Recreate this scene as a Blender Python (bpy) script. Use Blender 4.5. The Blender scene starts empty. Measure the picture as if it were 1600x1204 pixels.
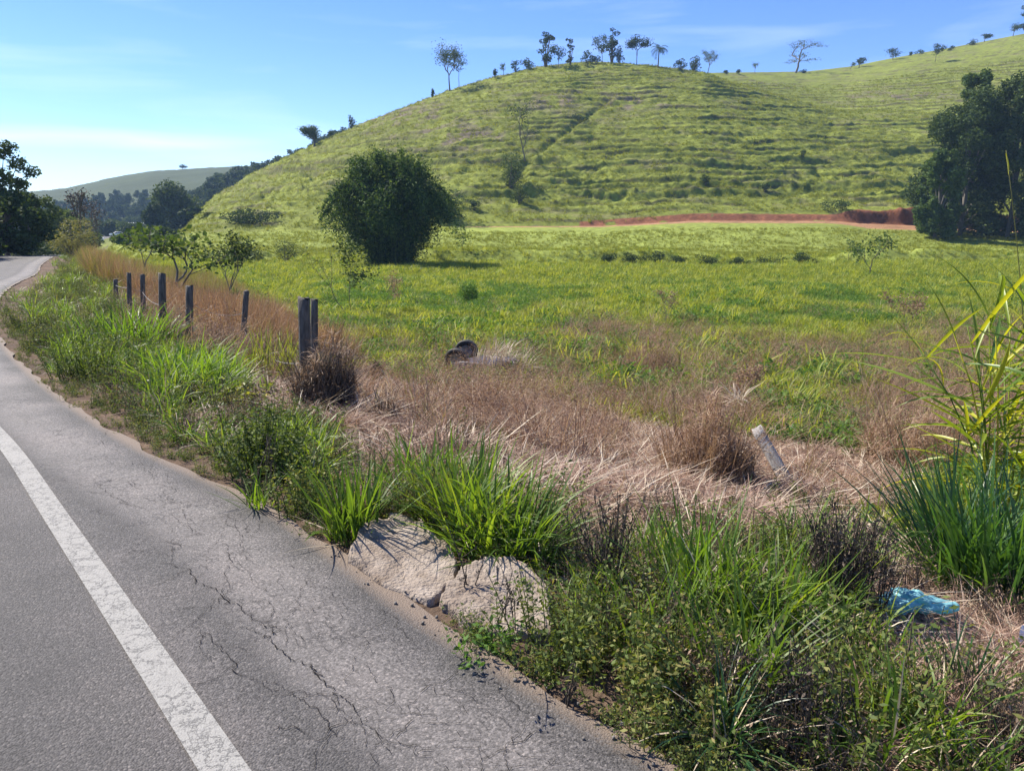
import bpy, math, random
import numpy as np
from mathutils import Vector, Matrix

# ------------------------------------------------------------------ camera, sky, sun, exposure
SC = bpy.context.scene
COL = SC.collection
FPX, CXP, CYP, HC = 1200.0, 800.0, 602.0, 1.6
PITCH = math.atan((602 - 366) / 1200.0)
cam_d = bpy.data.cameras.new('camera')
cam_d.sensor_width = 36.0
cam_d.lens = 36.0 * FPX / 1600.0
cam_d.clip_start = 0.05
cam_d.clip_end = 6000
cam = bpy.data.objects.new('camera', cam_d)
COL.objects.link(cam)
cam.location = (0, 0, HC)
cam.rotation_euler = (math.pi / 2 - PITCH, 0, 0)
SC.camera = cam

SUN_AZ, SUN_EL = math.radians(-54), math.radians(46)
world = bpy.data.worlds.new('World')
SC.world = world
world.use_nodes = True
nt = world.node_tree
nt.nodes.clear()
wo = nt.nodes.new('ShaderNodeOutputWorld')
bg = nt.nodes.new('ShaderNodeBackground')
sky = nt.nodes.new('ShaderNodeTexSky')
sky.sky_type = 'NISHITA'
sky.sun_disc = False
sky.sun_elevation = SUN_EL
sky.sun_rotation = SUN_AZ
sky.altitude = 1200
sky.air_density = 1.0
sky.dust_density = 0.05
sky.ozone_density = 3.0
bg.inputs['Strength'].default_value = 0.105
tc = nt.nodes.new('ShaderNodeTexCoord')
mp = nt.nodes.new('ShaderNodeMapping')
mp.inputs['Scale'].default_value = (2.2, 2.2, 17.0)
mp.inputs['Location'].default_value = (3.1, 1.7, 0.6)
mp.inputs['Rotation'].default_value = (0, math.radians(4), 0)
nz = nt.nodes.new('ShaderNodeTexNoise')
nz.inputs['Scale'].default_value = 1.35
nz.inputs['Detail'].default_value = 7
nz.inputs['Roughness'].default_value = 0.52
nz.inputs['Distortion'].default_value = 0.4
cr = nt.nodes.new('ShaderNodeValToRGB')
cr.color_ramp.elements[0].position = 0.50
cr.color_ramp.elements[0].color = (0, 0, 0, 1)
cr.color_ramp.elements[1].position = 0.78
cr.color_ramp.elements[1].color = (1, 1, 1, 1)
mx = nt.nodes.new('ShaderNodeMix')
mx.data_type = 'RGBA'
mul = nt.nodes.new('ShaderNodeMath')
mul.operation = 'MULTIPLY'
mul.inputs[1].default_value = 0.5
mx.inputs[7].default_value = (7.0, 7.6, 8.2, 1)
L = nt.links.new
L(tc.outputs['Generated'], mp.inputs['Vector'])
L(mp.outputs[0], nz.inputs['Vector'])
L(nz.outputs['Fac'], cr.inputs[0])
sep = nt.nodes.new('ShaderNodeSeparateXYZ')
L(tc.outputs['Generated'], sep.inputs[0])


def wm(op, a, b=None, clamp=False):
    x = nt.nodes.new('ShaderNodeMath'); x.operation = op; x.use_clamp = clamp
    for i, v in enumerate((a, b)):
        if v is None: continue
        if isinstance(v, (int, float)): x.inputs[i].default_value = v
        else: nt.links.new(v, x.inputs[i])
    return x.outputs[0]


# a long low streak of cirrus over the valley on the left
zz_ = wm('ADD', sep.outputs['Z'], wm('MULTIPLY', sep.outputs['X'], -0.05))
zz_ = wm('ADD', zz_, wm('MULTIPLY', nz.outputs['Fac'], 0.03))
dd_ = wm('ABSOLUTE', wm('SUBTRACT', zz_, 0.140))
band_ = wm('SUBTRACT', 1.0, wm('DIVIDE', dd_, 0.013), True)
xf_ = wm('MULTIPLY', wm('SUBTRACT', -0.24, sep.outputs['X']), 6.0, True)
band_ = wm('MULTIPLY', band_, xf_)
band_ = wm('MULTIPLY', band_, wm('ADD', nz.outputs['Fac'], 0.35))
thin_ = wm('MULTIPLY', cr.outputs[0], 0.45)
L(wm('MAXIMUM', band_, thin_), mul.inputs[0])
L(mul.outputs[0], mx.inputs[0])
hs = nt.nodes.new('ShaderNodeHueSaturation')
hs.inputs['Saturation'].default_value = 1.25
hs.inputs['Hue'].default_value = 0.519
L(sky.outputs[0], hs.inputs['Color'])
L(hs.outputs[0], mx.inputs[6])
L(mx.outputs[2], bg.inputs['Color'])
L(bg.outputs[0], wo.inputs['Surface'])

sun_d = bpy.data.lights.new('sun', 'SUN')
sun_d.energy = 5.0
sun_d.angle = math.radians(0.53)
sun_d.color = (1.0, 0.93, 0.80)
sun = bpy.data.objects.new('sun', sun_d)
COL.objects.link(sun)
sdir = Vector((math.sin(SUN_AZ) * math.cos(SUN_EL), math.cos(SUN_AZ) * math.cos(SUN_EL), math.sin(SUN_EL)))
sun.rotation_euler = sdir.to_track_quat('Z', 'Y').to_euler()
sun.location = sdir * 50

vs = SC.view_settings
vs.view_transform = 'Standard'
vs.look = 'None'
vs.gamma = 1
vs.use_curve_mapping = False
vs.exposure = 1.08
SC.cycles.use_denoising = True
SC.cycles.max_bounces = 8
SC.cycles.diffuse_bounces = 3
SC.cycles.transmission_bounces = 4
SC.cycles.volume_bounces = 0
SC.cycles.transparent_max_bounces = 6

# ------------------------------------------------------------------ small helpers
RNG = np.random.default_rng(7)


def _hash(i, j, seed):
    h = (i.astype(np.int64) * 374761393 + j.astype(np.int64) * 668265263 + seed * 2147483647) & 0xffffffff
    h = ((h ^ (h >> 13)) * 1274126177) & 0xffffffff
    return ((h ^ (h >> 16)) & 0xffff) / 65535.0


def vnoise(x, y, seed=0):
    x = np.asarray(x, float); y = np.asarray(y, float)
    i = np.floor(x); j = np.floor(y)
    fx = x - i; fy = y - j
    fx = fx * fx * (3 - 2 * fx); fy = fy * fy * (3 - 2 * fy)
    a = _hash(i, j, seed); b = _hash(i + 1, j, seed)
    c = _hash(i, j + 1, seed); d = _hash(i + 1, j + 1, seed)
    return (a + (b - a) * fx) * (1 - fy) + (c + (d - c) * fx) * fy


def fbm(x, y, seed=0, octs=4):
    s = 0; a = 0.5; t = 0
    for k in range(octs):
        s = s + a * vnoise(x * 2 ** k + 17.3 * k, y * 2 ** k - 9.1 * k, seed + k)
        t += a; a *= 0.5
    return s / t


def sstep(a, b, x):
    t = np.clip((x - a) / (b - a), 0, 1)
    return t * t * (3 - 2 * t)


def ray_uv(px, py):
    """slope of the view ray through a pixel: u = x / y, v = (z - HC) / y"""
    X = (px - CXP) / FPX; U = -(py - CYP) / FPX
    dy = math.cos(PITCH) + U * math.sin(PITCH)
    dz = -math.sin(PITCH) + U * math.cos(PITCH)
    return X / dy, dz / dy


def uvtab(pts):
    a = np.array([ray_uv(*p) for p in pts])
    return a[:, 0], a[:, 1]


# ------------------------------------------------------------------ the lie of the land
EDGE = np.array([(14, -12.5), (9, -7.3), (4.4, -2.2), (2.1, 0.3), (0.36, 2.25), (-0.35, 3.0), (-1.47, 4.4), (-2.9, 5.75),
                 (-4.9, 8.0), (-7.3, 11.0), (-10.0, 14.8), (-12.8, 19.2), (-16.1, 25.0), (-19.9, 32.5), (-26.0, 43.0),
                 (-33.0, 56.0), (-44, 76), (-57, 100), (-76, 135), (-94, 170), (-112, 205), (-128, 240), (-146, 290), (-168, 350)], float)


def smooth_poly(P, n=6):
    out = []
    for i in range(len(P) - 1):
        p0 = P[max(i - 1, 0)]; p1 = P[i]; p2 = P[i + 1]; p3 = P[min(i + 2, len(P) - 1)]
        for k in range(n):
            t = k / n
            out.append(0.5 * ((2 * p1) + (p2 - p0) * t + (2 * p0 - 5 * p1 + 4 * p2 - p3) * t * t + (3 * p1 - p0 - 3 * p2 + p3) * t ** 3))
    out.append(P[-1])
    return np.array(out)


EDGES = smooth_poly(EDGE, 5)
E_LEN = np.concatenate([[0], np.cumsum(np.linalg.norm(np.diff(EDGES, axis=0), axis=1))])


def road_z(y):
    return np.interp(y, [-20, 60, 90, 160, 200, 240, 300, 360], [0, 0, -0.9, -2.3, -1.6, -0.5, 1.2, 3.2])


def edge_dist(x, y):
    """signed distance to the road's right edge, positive on the field side"""
    x = np.asarray(x, float); y = np.asarray(y, float)
    best = np.full(x.shape, 1e9); sign = np.ones(x.shape)
    P = EDGE_D
    for i in range(len(P) - 1):
        a = P[i]; d = P[i + 1] - a; l2 = d @ d
        t = np.clip(((x - a[0]) * d[0] + (y - a[1]) * d[1]) / l2, 0, 1)
        qx = x - a[0] - t * d[0]; qy = y - a[1] - t * d[1]
        dd = qx * qx + qy * qy
        m = dd < best
        best = np.where(m, dd, best)
        sg = np.where(d[1] * qx - d[0] * qy > 0, 1.0, -1.0)
        sign = np.where(m, sg, sign)
    return np.sqrt(best) * sign


EDGE_D = smooth_poly(EDGE, 2)
YB = 140.0
BASE_U, BASE_V = uvtab([(-900, 362), (60, 366), (320, 363), (420, 362), (560, 360), (700, 354), (940, 353), (1080, 345), (1300, 345), (1345, 349), (1560, 358), (1650, 362), (2600, 362)])
FR_U, FR_V = uvtab([(-900, 366), (150, 366), (250, 362), (300, 341), (325, 316), (350, 298), (440, 250), (490, 227), (560, 195), (640, 165), (700, 142), (760, 124),
                    (840, 105), (890, 99), (940, 97), (1020, 103), (1100, 113), (1150, 131), (1230, 154), (1300, 171), (1460, 178), (1600, 196), (1900, 215), (2600, 250)])
BK_U, BK_V = uvtab([(-900, 366), (300, 366), (700, 250), (1000, 125), (1100, 114), (1180, 113), (1260, 112), (1330, 104), (1400, 90), (1500, 72), (1600, 53), (1700, 35), (1900, 10), (2600, 0)])


def cut_h(u):
    return np.interp(u, [-0.12, -0.07, 0.1, 0.2, 0.26, 0.41, 0.44, 0.5, 0.62, 0.8], [0, 0.05, 0.17, 0.32, 0.45, 0.4, 1.9, 2.3, 2.0, 0.5])


def hill_layers(x, y):
    u = x / np.maximum(y, 1.0)
    vb = np.interp(u, BASE_U, BASE_V)
    vf = np.interp(u, FR_U, FR_V); vk = np.interp(u, BK_U, BK_V)
    yf = np.interp(u, [-0.45, -0.2, 0.1, 0.35, 0.7], [215, 245, 262, 235, 225])
    yk = np.interp(u, [-0.3, 0.2, 0.4, 0.7], [300, 330, 370, 380])

    def lay(yc, vc, p, k):
        t = (y - YB) / (yc - YB)
        g = 1 - np.power(np.clip(1 - t, 0, 1), p)
        g = np.where(t < 0, t * p, g)
        z = HC + y * (vb + (vc - vb) * g)
        over = np.clip(y - yc, 0, None)
        slope_c = vc
        zc = HC + yc * vc + over * slope_c
        z = np.where(over > 0, zc - (over * over) * k - over * vc * 0.6, z)
        return z, t
    zf, tf = lay(yf, vf, 1.7, 0.004)
    zk, tk = lay(yk, vk, 1.9, 0.003)
    return zf, zk, tf, tk, vb


GULLY = [((800, 345), (825, 255), (905, 195), (965, 150))]
BENCH = [((700, 258), (850, 256), (960, 263), (1100, 262), (1250, 255), (1430, 238)),
         ((320, 300), (450, 262), (560, 250), (700, 258)),
         ((700, 300), (900, 312), (1150, 300), (1420, 290))]


def field_z(x, y):
    u = x / np.maximum(y, 1.0)
    zb = HC + YB * np.interp(u, BASE_U, BASE_V)
    yy = np.clip(y, -20, YB)
    z0 = np.interp(yy, [-20, 3, 8, 14, 22, 60, 80, 92, 112], [-1.0, -1.0, -1.15, -1.65, -1.95, -1.9, -1.6, -1.1, -0.25])
    z = np.where(yy < 112, z0, -0.25 + (zb + 0.25) * ((yy - 112) / (YB - 112)) ** 1.0)
    z = z + (fbm(x / 2.2, y / 2.2, 4, 2) - 0.5) * 0.32 * sstep(14, 24, y) * sstep(134, 120, y)
    z = z + (fbm(x / 9, y / 9, 3) - 0.5) * 0.35 * sstep(10, 30, y) * sstep(136, 120, y)
    # low broken bank of rough tussocks that crosses the pasture
    bank = np.exp(-((y - 88 - 6 * (fbm(x / 30, 0 * x, 8, 2) - 0.5)) / 1.6) ** 2) * sstep(0.42, 0.6, fbm(x / 7, y / 20, 41, 3))
    return z + bank * 1.3


def terrace(x, y, h):
    # broken benches trodden along the contour
    ph = (h + 1.2 * (fbm(x / 25, y / 25, 30) - 0.5)) / 1.75 + fbm(x / 14, h / 5, 31, 3) * 1.6
    row = np.floor(ph)
    saw = ph - row
    amp = 0.15 + 1.15 * sstep(0.34, 0.62, fbm(x / 13 + row * 7.3, row * 3.1, 33, 3))
    return saw, amp


def zground(x, y):
    x = np.asarray(x, float); y = np.asarray(y, float)
    s = edge_dist(x, y)
    rz = road_z(y)
    verge = np.interp(s, [-400, -0.06, 0.0, 0.12, 0.9, 2.0, 3.0, 4.2, 6.0], [-0.05, -0.05, -0.015, -0.02, -0.10, -0.26, -0.50, -0.82, -1.0])
    f = field_z(x, y)
    w = sstep(2.6, 9.0, s)
    bank = 0.12 * np.exp(-((s - 2.1) / 0.5) ** 2) * fbm(x, y, 5, 2)
    z = (rz + verge + bank) * (1 - w) + f * w
    z = z + (fbm(x * 1.3, y * 1.3, 11) - 0.5) * 0.12 * sstep(0.2, 1.2, s) * sstep(60, 20, y)
    z = z + (fbm(x * 6, y * 6, 13, 3) - 0.5) * 0.05 * sstep(0.15, 0.6, s) * sstep(25, 10, y)
    left = sstep(-9, -20, s)
    z = z + left * (1.2 + 1.2 * fbm(x / 12, y / 12, 21))
    heap = sstep(1.9, 2.6, s) * sstep(6.5, 4.8, s) * sstep(16, 12, y) * sstep(3.5, 5, y)
    z = z + heap * (0.34 * (np.abs(fbm(x / 0.9, y / 0.6, 91, 3) - 0.5) * 2 - 0.25) + 0.20 * (fbm(x / 0.35, y / 0.3, 92, 2) - 0.5))
    hill = np.zeros_like(z)
    m = y >= YB - 1e-6
    if np.any(m):
        xm, ym = x[m], y[m]
        zf, zk, tf, tk, vb = hill_layers(xm, ym)
        h = np.maximum(zf, zk)
        u = xm / ym
        vv = (h - HC) / ym
        rise = sstep(0.3, 6, h - z[m])
        # cattle terracettes: broken steps along the contour
        cz = h + 2.2 * (fbm(xm / 22, ym / 22, 30) - 0.5)
        saw, amp = terrace(xm, ym, h)
        leftm = sstep(0.15, -0.15, u) * sstep(35, 12, h) + sstep(0.0, 0.1, u) * sstep(24, 8, h) * 0.6
        step = (np.where(saw < 0.72, -saw / 0.72, (saw - 0.72) / 0.28 - 1) + 0.5) * amp * (0.66 + 0.62 * leftm)
        bumps = (fbm(xm / 2.2, cz / 0.8, 35, 3) - 0.5) * 0.9 + (fbm(xm / 1.1, cz / 0.45, 36, 2) - 0.5) * 0.5
        d = (step + bumps * (0.95 + 0.5 * leftm))
        far = sstep(-0.5, 1.0, zk - zf)
        d = d * (1 - 0.55 * far)
        for pl in BENCH:
            bu, bv = uvtab(pl)
            vb_ = np.interp(u, bu, bv, left=9, right=9)
            dv = (vv - vb_) * ym + 1.2 * (fbm(xm / 9, ym / 9, 44, 2) - .5)
            d = d + np.where(np.abs(dv) < 6, 0.6 * np.exp(-((dv - 0.7) / 0.7) ** 2) - 0.4 * np.exp(-((dv + 0.6) / 0.6) ** 2), 0)
        for pl in GULLY:
            gu, gv = uvtab(pl)
            gu_ = np.interp(vv, gv, gu, left=9, right=9) if gv[0] < gv[-1] else np.interp(vv, gv[::-1], gu[::-1], left=9, right=9)
            du = (u - gu_) * ym
            d = d - np.exp(-((du + 0.9) / 1.0) ** 2) * 0.85 + np.exp(-((du - 1.2) / 0.9) ** 2) * 0.2
        tmax = np.maximum(sstep(1.0, 0.9, tf) * (1 - far), sstep(1.0, 0.93, tk) * far)
        d = d * rise * (0.25 + 0.75 * tmax)
        cut = cut_h(u) * (0.60 + 0.6 * fbm(xm / 2.2, ym / 30, 51, 3)) * sstep(YB + 0.2, YB + 1.0 + 2.4 * fbm(xm / 1.6, 0 * xm, 52, 3), ym) * np.exp(-np.clip(ym - YB - 2, 0, 99) / 14)
        z0m = z[m]
        hh = h + d + cut
        z[m] = np.where(hh > z0m, hh, z0m) if False else np.maximum(hh, np.minimum(z0m, hh + 1.0) - 0.0) if False else np.maximum(hh, np.where(vb > 99, z0m, -3.0))
        # where there is no hill (far left) keep the valley floor
        nohill = sstep(-0.40, -0.43, u)
        z[m] = z[m] * (1 - nohill) + z0m * nohill
    return z


def ground_at(x, y):
    return float(zground(np.array([x]), np.array([y]))[0])


def at(px, py, ymin=1.0, ymax=420.0):
    """the point of the land seen at this place of the picture"""
    u, v = ray_uv(px, py)
    ys = np.exp(np.linspace(math.log(ymin), math.log(ymax), 2500))
    g = zground(u * ys, ys)
    r = HC + v * ys
    k = np.argmax(g >= r)
    if not np.any(g >= r):
        k = len(ys) - 1
    y = ys[k]
    return Vector((u * y, y, float(g[k])))


def height_px(p, px_h):
    return px_h * p.y / FPX


# ------------------------------------------------------------------ mesh helpers
def tag(o, label=None, cat=None, group=None, kind=None):
    if label: o['label'] = label
    if cat: o['category'] = cat
    if group: o['group'] = group
    if kind: o['kind'] = kind
    return o


def mesh_np(name, V, F, mat=None, smooth=False, uv=None):
    V = np.asarray(V, np.float32).reshape(-1, 3); F = np.asarray(F, np.int32)
    me = bpy.data.meshes.new(name)
    k = F.shape[1]
    me.vertices.add(len(V)); me.vertices.foreach_set('co', V.ravel())
    me.loops.add(F.size); me.loops.foreach_set('vertex_index', F.ravel())
    me.polygons.add(len(F)); me.polygons.foreach_set('loop_start', np.arange(0, F.size, k, dtype=np.int32))
    if smooth:
        me.polygons.foreach_set('use_smooth', np.ones(len(F), bool))
    me.update(calc_edges=True)
    if mat: me.materials.append(mat)
    if uv is not None:
        l = me.uv_layers.new(name='UVMap')
        l.data.foreach_set('uv', np.asarray(uv, np.float32)[F.ravel()].ravel())
    return me


def link(name, me, parent=None, loc=(0, 0, 0), rz=0):
    o = bpy.data.objects.new(name, me)
    COL.objects.link(o)
    o.location = loc; o.rotation_euler = (0, 0, rz)
    if parent: o.parent = parent
    return o


def empty(name, loc, rz=0, **k):
    o = bpy.data.objects.new(name, None)
    o.empty_display_size = 0.2
    COL.objects.link(o)
    o.location = loc; o.rotation_euler = (0, 0, rz)
    return tag(o, **k)


class MB:
    """collects quads and triangles as quads (triangles repeat no vertex: kept apart)"""
    def __init__(s): s.v = []; s.f = []; s.n = 0
    def add(s, V, F):
        V = np.asarray(V, float).reshape(-1, 3)
        s.v.append(V); s.f.append(np.asarray(F, int) + s.n); s.n += len(V)
    def tube(s, P, R, k=6, cap=True):
        P = np.asarray(P, float); n = len(P)
        R = np.broadcast_to(np.asarray(R, float), (n,))
        T = np.gradient(P, axis=0); T /= np.linalg.norm(T, axis=1)[:, None] + 1e-9
        ref = np.array([0.0, 0, 1]) if abs(T[0][2]) < 0.9 else np.array([1.0, 0, 0])
        A = np.cross(T, ref); A /= np.linalg.norm(A, axis=1)[:, None] + 1e-9
        B = np.cross(T, A)
        a = np.arange(k) * 2 * math.pi / k
        V = P[:, None] + R[:, None, None] * (np.cos(a)[None, :, None] * A[:, None] + np.sin(a)[None, :, None] * B[:, None])
        V = V.reshape(-1, 3)
        F = []
        for i in range(n - 1):
            for j in range(k):
                j2 = (j + 1) % k
                F.append((i * k + j, i * k + j2, (i + 1) * k + j2, (i + 1) * k + j))
        if cap:
            V = np.vstack([V, P[:1], P[-1:]])
            c0, c1 = n * k, n * k + 1
            for j in range(0, k, 2):
                F.append((c0, (j + 2) % k, (j + 1) % k, j))
                F.append((c1, (n - 1) * k + j, (n - 1) * k + j + 1, (n - 1) * k + (j + 2) % k))
        s.add(V, F)
    def box(s, c, h, M=None):
        V = np.array([(x, y, z) for x in (-1, 1) for y in (-1, 1) for z in (-1, 1)], float) * np.array(h)
        if M is not None: V = V @ np.array(M).T
        s.add(V + np.array(c), [(0, 1, 3, 2), (4, 6, 7, 5), (0, 4, 5, 1), (2, 3, 7, 6), (0, 2, 6, 4), (1, 5, 7, 3)])
    def mesh(s, name, mat, smooth=False):
        return mesh_np(name, np.vstack(s.v), np.vstack([np.asarray(f) for f in s.f]), mat, smooth)


def blades(n, r0, length, width, lean, curve, rng, seg=4, lvar=0.35, bias=None, lie=0.0, fold=0.0):
    """grass blades as strips with a pointed end; returns V, F (quads)"""
    az = rng.uniform(0, 2 * math.pi, n)
    rr = r0 * np.sqrt(rng.uniform(0, 1, n))
    a2 = rng.uniform(0, 2 * math.pi, n)
    base = np.stack([rr * np.cos(a2), rr * np.sin(a2), np.zeros(n)], 1)
    az = np.where(rng.uniform(0, 1, n) < 0.6, a2 + rng.normal(0, 0.6, n), az)
    Ln = length * (1 - lvar + 2 * lvar * rng.uniform(0, 1, n))
    le = np.abs(rng.normal(lean, lean * 0.5 + 0.05, n))
    cu = curve * rng.uniform(0.3, 1.6, n)
    W = width * rng.uniform(0.6, 1.3, n)
    d = np.stack([np.cos(az), np.sin(az)], 1)
    if bias is not None:
        d = d + np.array(bias); d /= np.linalg.norm(d, axis=1)[:, None]
    tw = rng.uniform(-0.9, 0.9, n)
    side = np.stack([-d[:, 1], d[:, 0], np.zeros(n)], 1)
    P = base.copy()
    V = np.zeros((n, seg + 1, 2, 3))
    for k in range(seg + 1):
        t = k / seg
        w = W * (0.55 + 0.9 * t if t < 0.4 else 0.91 * (1 - ((t - 0.4) / 0.6) ** 1.6)) + 0.0004
        ang = le + cu * t + lie
        ang = np.minimum(ang, 2.4)
        tang = np.stack([d[:, 0] * np.sin(ang), d[:, 1] * np.sin(ang), np.cos(ang)], 1)
        nrm = np.cross(side, tang)
        sd = side * np.cos(tw * t)[:, None] + nrm * np.sin(tw * t)[:, None]
        V[:, k, 0] = P - sd * w[:, None] / 2
        V[:, k, 1] = P + sd * w[:, None] / 2
        P = P + tang * (Ln / seg)[:, None]
    idx = np.arange(n * (seg + 1) * 2).reshape(n, seg + 1, 2)
    F = np.stack([idx[:, :-1, 0], idx[:, :-1, 1], idx[:, 1:, 1], idx[:, 1:, 0]], -1).reshape(-1, 4)
    V = V.reshape(-1, 3)
    V[:, 2] = np.maximum(V[:, 2], -0.03)
    return V, F


def leafquads(C, size, rng, aspect=0.55, flat=0.5, droop=0.0, fold=False):
    """one pointed leaf (a folded rhomb of two quads would double cost: one rhomb) per centre"""
    C = np.asarray(C, float); n = len(C)
    S = size * rng.uniform(0.6, 1.35, n)
    az = rng.uniform(0, 2 * math.pi, n)
    el = rng.normal(-droop, 0.45, n)
    d = np.stack([np.cos(az) * np.cos(el), np.sin(az) * np.cos(el), np.sin(el)], 1)
    r = rng.normal(0, 1, (n, 3)); r[:, 2] *= flat
    s = np.cross(d, r * (1 - flat) + np.array([0, 0, 1.0]) * flat + 1e-6)
    s /= np.linalg.norm(s, axis=1)[:, None] + 1e-9
    S = S[:, None]
    V = np.stack([C - d * S * 0.5, C - d * S * 0.05 + s * S * aspect * 0.5, C + d * S * 0.5, C - d * S * 0.05 - s * S * aspect * 0.5], 1).reshape(-1, 3)
    F = np.arange(n * 4).reshape(n, 4)
    return V, F


# ------------------------------------------------------------------ materials
def new_mat(name):
    m = bpy.data.materials.new(name); m.use_nodes = True
    n = m.node_tree; n.nodes.clear()
    return m, n


def node(n, t, **k):
    x = n.nodes.new('ShaderNode' + t)
    for a, b in k.items(): setattr(x, a, b)
    return x


def ramp(n, fac, stops):
    r = node(n, 'ValToRGB')
    e = r.color_ramp.elements
    while len(e) < len(stops): e.new(0.5)
    for i, (p, c) in enumerate(stops):
        e[i].position = p; e[i].color = (*c, 1) if len(c) == 3 else c
    n.links.new(fac, r.inputs[0])
    return r.outputs[0]


def leaf_mat(name, c0, c1, c2=None, transl=0.4, rough=0.5, obj_var=0.5, tint=None, spec=0.35):
    """leaf: colour varies leaf by leaf and plant by plant; lets light through"""
    m, n = new_mat(name)
    out = node(n, 'OutputMaterial')
    g = node(n, 'NewGeometry'); oi = node(n, 'ObjectInfo')
    a = node(n, 'Math', operation='MULTIPLY'); a.inputs[1].default_value = 1 - obj_var
    b = node(n, 'Math', operation='MULTIPLY_ADD'); b.inputs[1].default_value = obj_var
    n.links.new(g.outputs['Random Per Island'], a.inputs[0])
    n.links.new(oi.outputs['Random'], b.inputs[0]); n.links.new(a.outputs[0], b.inputs[2])
    col = ramp(n, b.outputs[0], [(0.15, c0), (0.6, c1), (0.95, c2 or c1)])
    p = node(n, 'BsdfPrincipled')
    p.inputs['Roughness'].default_value = rough
    p.inputs['Specular IOR Level'].default_value = spec
    n.links.new(col, p.inputs['Base Color'])
    t = node(n, 'BsdfTranslucent')
    tm = node(n, 'Mix', data_type='RGBA', blend_type='MULTIPLY'); tm.inputs[0].default_value = 1
    tm.inputs[7].default_value = (*(tint or (1.35, 1.25, 0.45)), 1)
    n.links.new(col, tm.inputs[6]); n.links.new(tm.outputs[2], t.inputs['Color'])
    mixs = node(n, 'MixShader'); mixs.inputs[0].default_value = transl
    n.links.new(p.outputs[0], mixs.inputs[1]); n.links.new(t.outputs[0], mixs.inputs[2])
    n.links.new(mixs.outputs[0], out.inputs['Surface'])
    return m


def plain_mat(name, c0, c1, scale=6, rough=0.8, bump=0.3, bscale=40, stretch=None, metallic=0, spec=0.3):
    m, n = new_mat(name)
    out = node(n, 'OutputMaterial'); p = node(n, 'BsdfPrincipled')
    tcn = node(n, 'TexCoord'); mpn = node(n, 'Mapping')
    if stretch: mpn.inputs['Scale'].default_value = stretch
    n.links.new(tcn.outputs['Object'], mpn.inputs['Vector'])
    a = node(n, 'TexNoise'); a.inputs['Scale'].default_value = scale; a.inputs['Detail'].default_value = 6; a.inputs['Roughness'].default_value = 0.65
    n.links.new(mpn.outputs[0], a.inputs['Vector'])
    col = ramp(n, a.outputs['Fac'], [(0.3, c0), (0.7, c1)])
    n.links.new(col, p.inputs['Base Color'])
    b = node(n, 'TexNoise'); b.inputs['Scale'].default_value = bscale; b.inputs['Detail'].default_value = 5
    n.links.new(mpn.outputs[0], b.inputs['Vector'])
    bp = node(n, 'Bump'); bp.inputs['Strength'].default_value = bump; bp.inputs['Distance'].default_value = 0.02
    n.links.new(b.outputs['Fac'], bp.inputs['Height']); n.links.new(bp.outputs[0], p.inputs['Normal'])
    p.inputs['Roughness'].default_value = rough; p.inputs['Metallic'].default_value = metallic
    p.inputs['Specular IOR Level'].default_value = spec
    n.links.new(p.outputs[0], out.inputs['Surface'])
    return m


M = {}
M['grass'] = leaf_mat('grass_green', (0.075, 0.145, 0.022), (0.13, 0.235, 0.03), (0.20, 0.29, 0.04), transl=0.5)
M['grass_lush'] = leaf_mat('grass_lush', (0.07, 0.13, 0.022), (0.125, 0.215, 0.028), (0.24, 0.31, 0.04), transl=0.5, rough=0.45, obj_var=0.25, spec=0.35)
M['grass_deep'] = leaf_mat('grass_deep', (0.03, 0.075, 0.035), (0.05, 0.13, 0.035), (0.12, 0.22, 0.04), transl=0.4, rough=0.36, obj_var=0.2, spec=0.5)
M['grass_pale'] = leaf_mat('grass_pale', (0.17, 0.20, 0.04), (0.24, 0.28, 0.05), (0.34, 0.32, 0.09), transl=0.45)
M['field'] = leaf_mat('pasture_grass', (0.155, 0.20, 0.033), (0.28, 0.33, 0.05), (0.43, 0.43, 0.09), transl=0.45, obj_var=0.6, spec=0.2)
M['hillg'] = leaf_mat('hill_grass', (0.14, 0.168, 0.028), (0.22, 0.25, 0.04), (0.32, 0.32, 0.065), transl=0.3, obj_var=0.6, rough=0.8, spec=0.05)
M['cane'] = leaf_mat('cane_leaf', (0.09, 0.17, 0.025), (0.24, 0.31, 0.03), (0.50, 0.47, 0.035), transl=0.45, rough=0.4, obj_var=0.75, spec=0.5)
M['weed'] = leaf_mat('weed_leaf', (0.065, 0.095, 0.028), (0.135, 0.18, 0.045), (0.29, 0.25, 0.09), transl=0.35, rough=0.6, tint=(1.25, 1.2, 0.5), spec=0.15, obj_var=0.35)
M['weed_field'] = leaf_mat('field_weed_leaf', (0.07, 0.14, 0.035), (0.11, 0.21, 0.045), (0.17, 0.26, 0.06), transl=0.4, rough=0.6, spec=0.15)
M['straw'] = leaf_mat('straw', (0.14, 0.085, 0.06), (0.33, 0.205, 0.15), (0.58, 0.44, 0.33), transl=0.2, rough=0.6, obj_var=0.35, tint=(1.1, 1.0, 0.8))
M['straw_pale'] = leaf_mat('straw_pale', (0.32, 0.26, 0.19), (0.48, 0.39, 0.28), (0.62, 0.54, 0.42), transl=0.2, rough=0.5, tint=(1.1, 1.0, 0.8))
M['dry'] = leaf_mat('dry_grass', (0.18, 0.115, 0.075), (0.35, 0.24, 0.165), (0.52, 0.40, 0.28), transl=0.3, rough=0.6, obj_var=0.4, tint=(1.1, 1.0, 0.75), spec=0.15)
M['straw_red'] = leaf_mat('red_brown_straw', (0.12, 0.065, 0.042), (0.26, 0.15, 0.10), (0.42, 0.28, 0.19), transl=0.25, rough=0.6, obj_var=0.3, tint=(1.1, 1.0, 0.75), spec=0.15)
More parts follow.
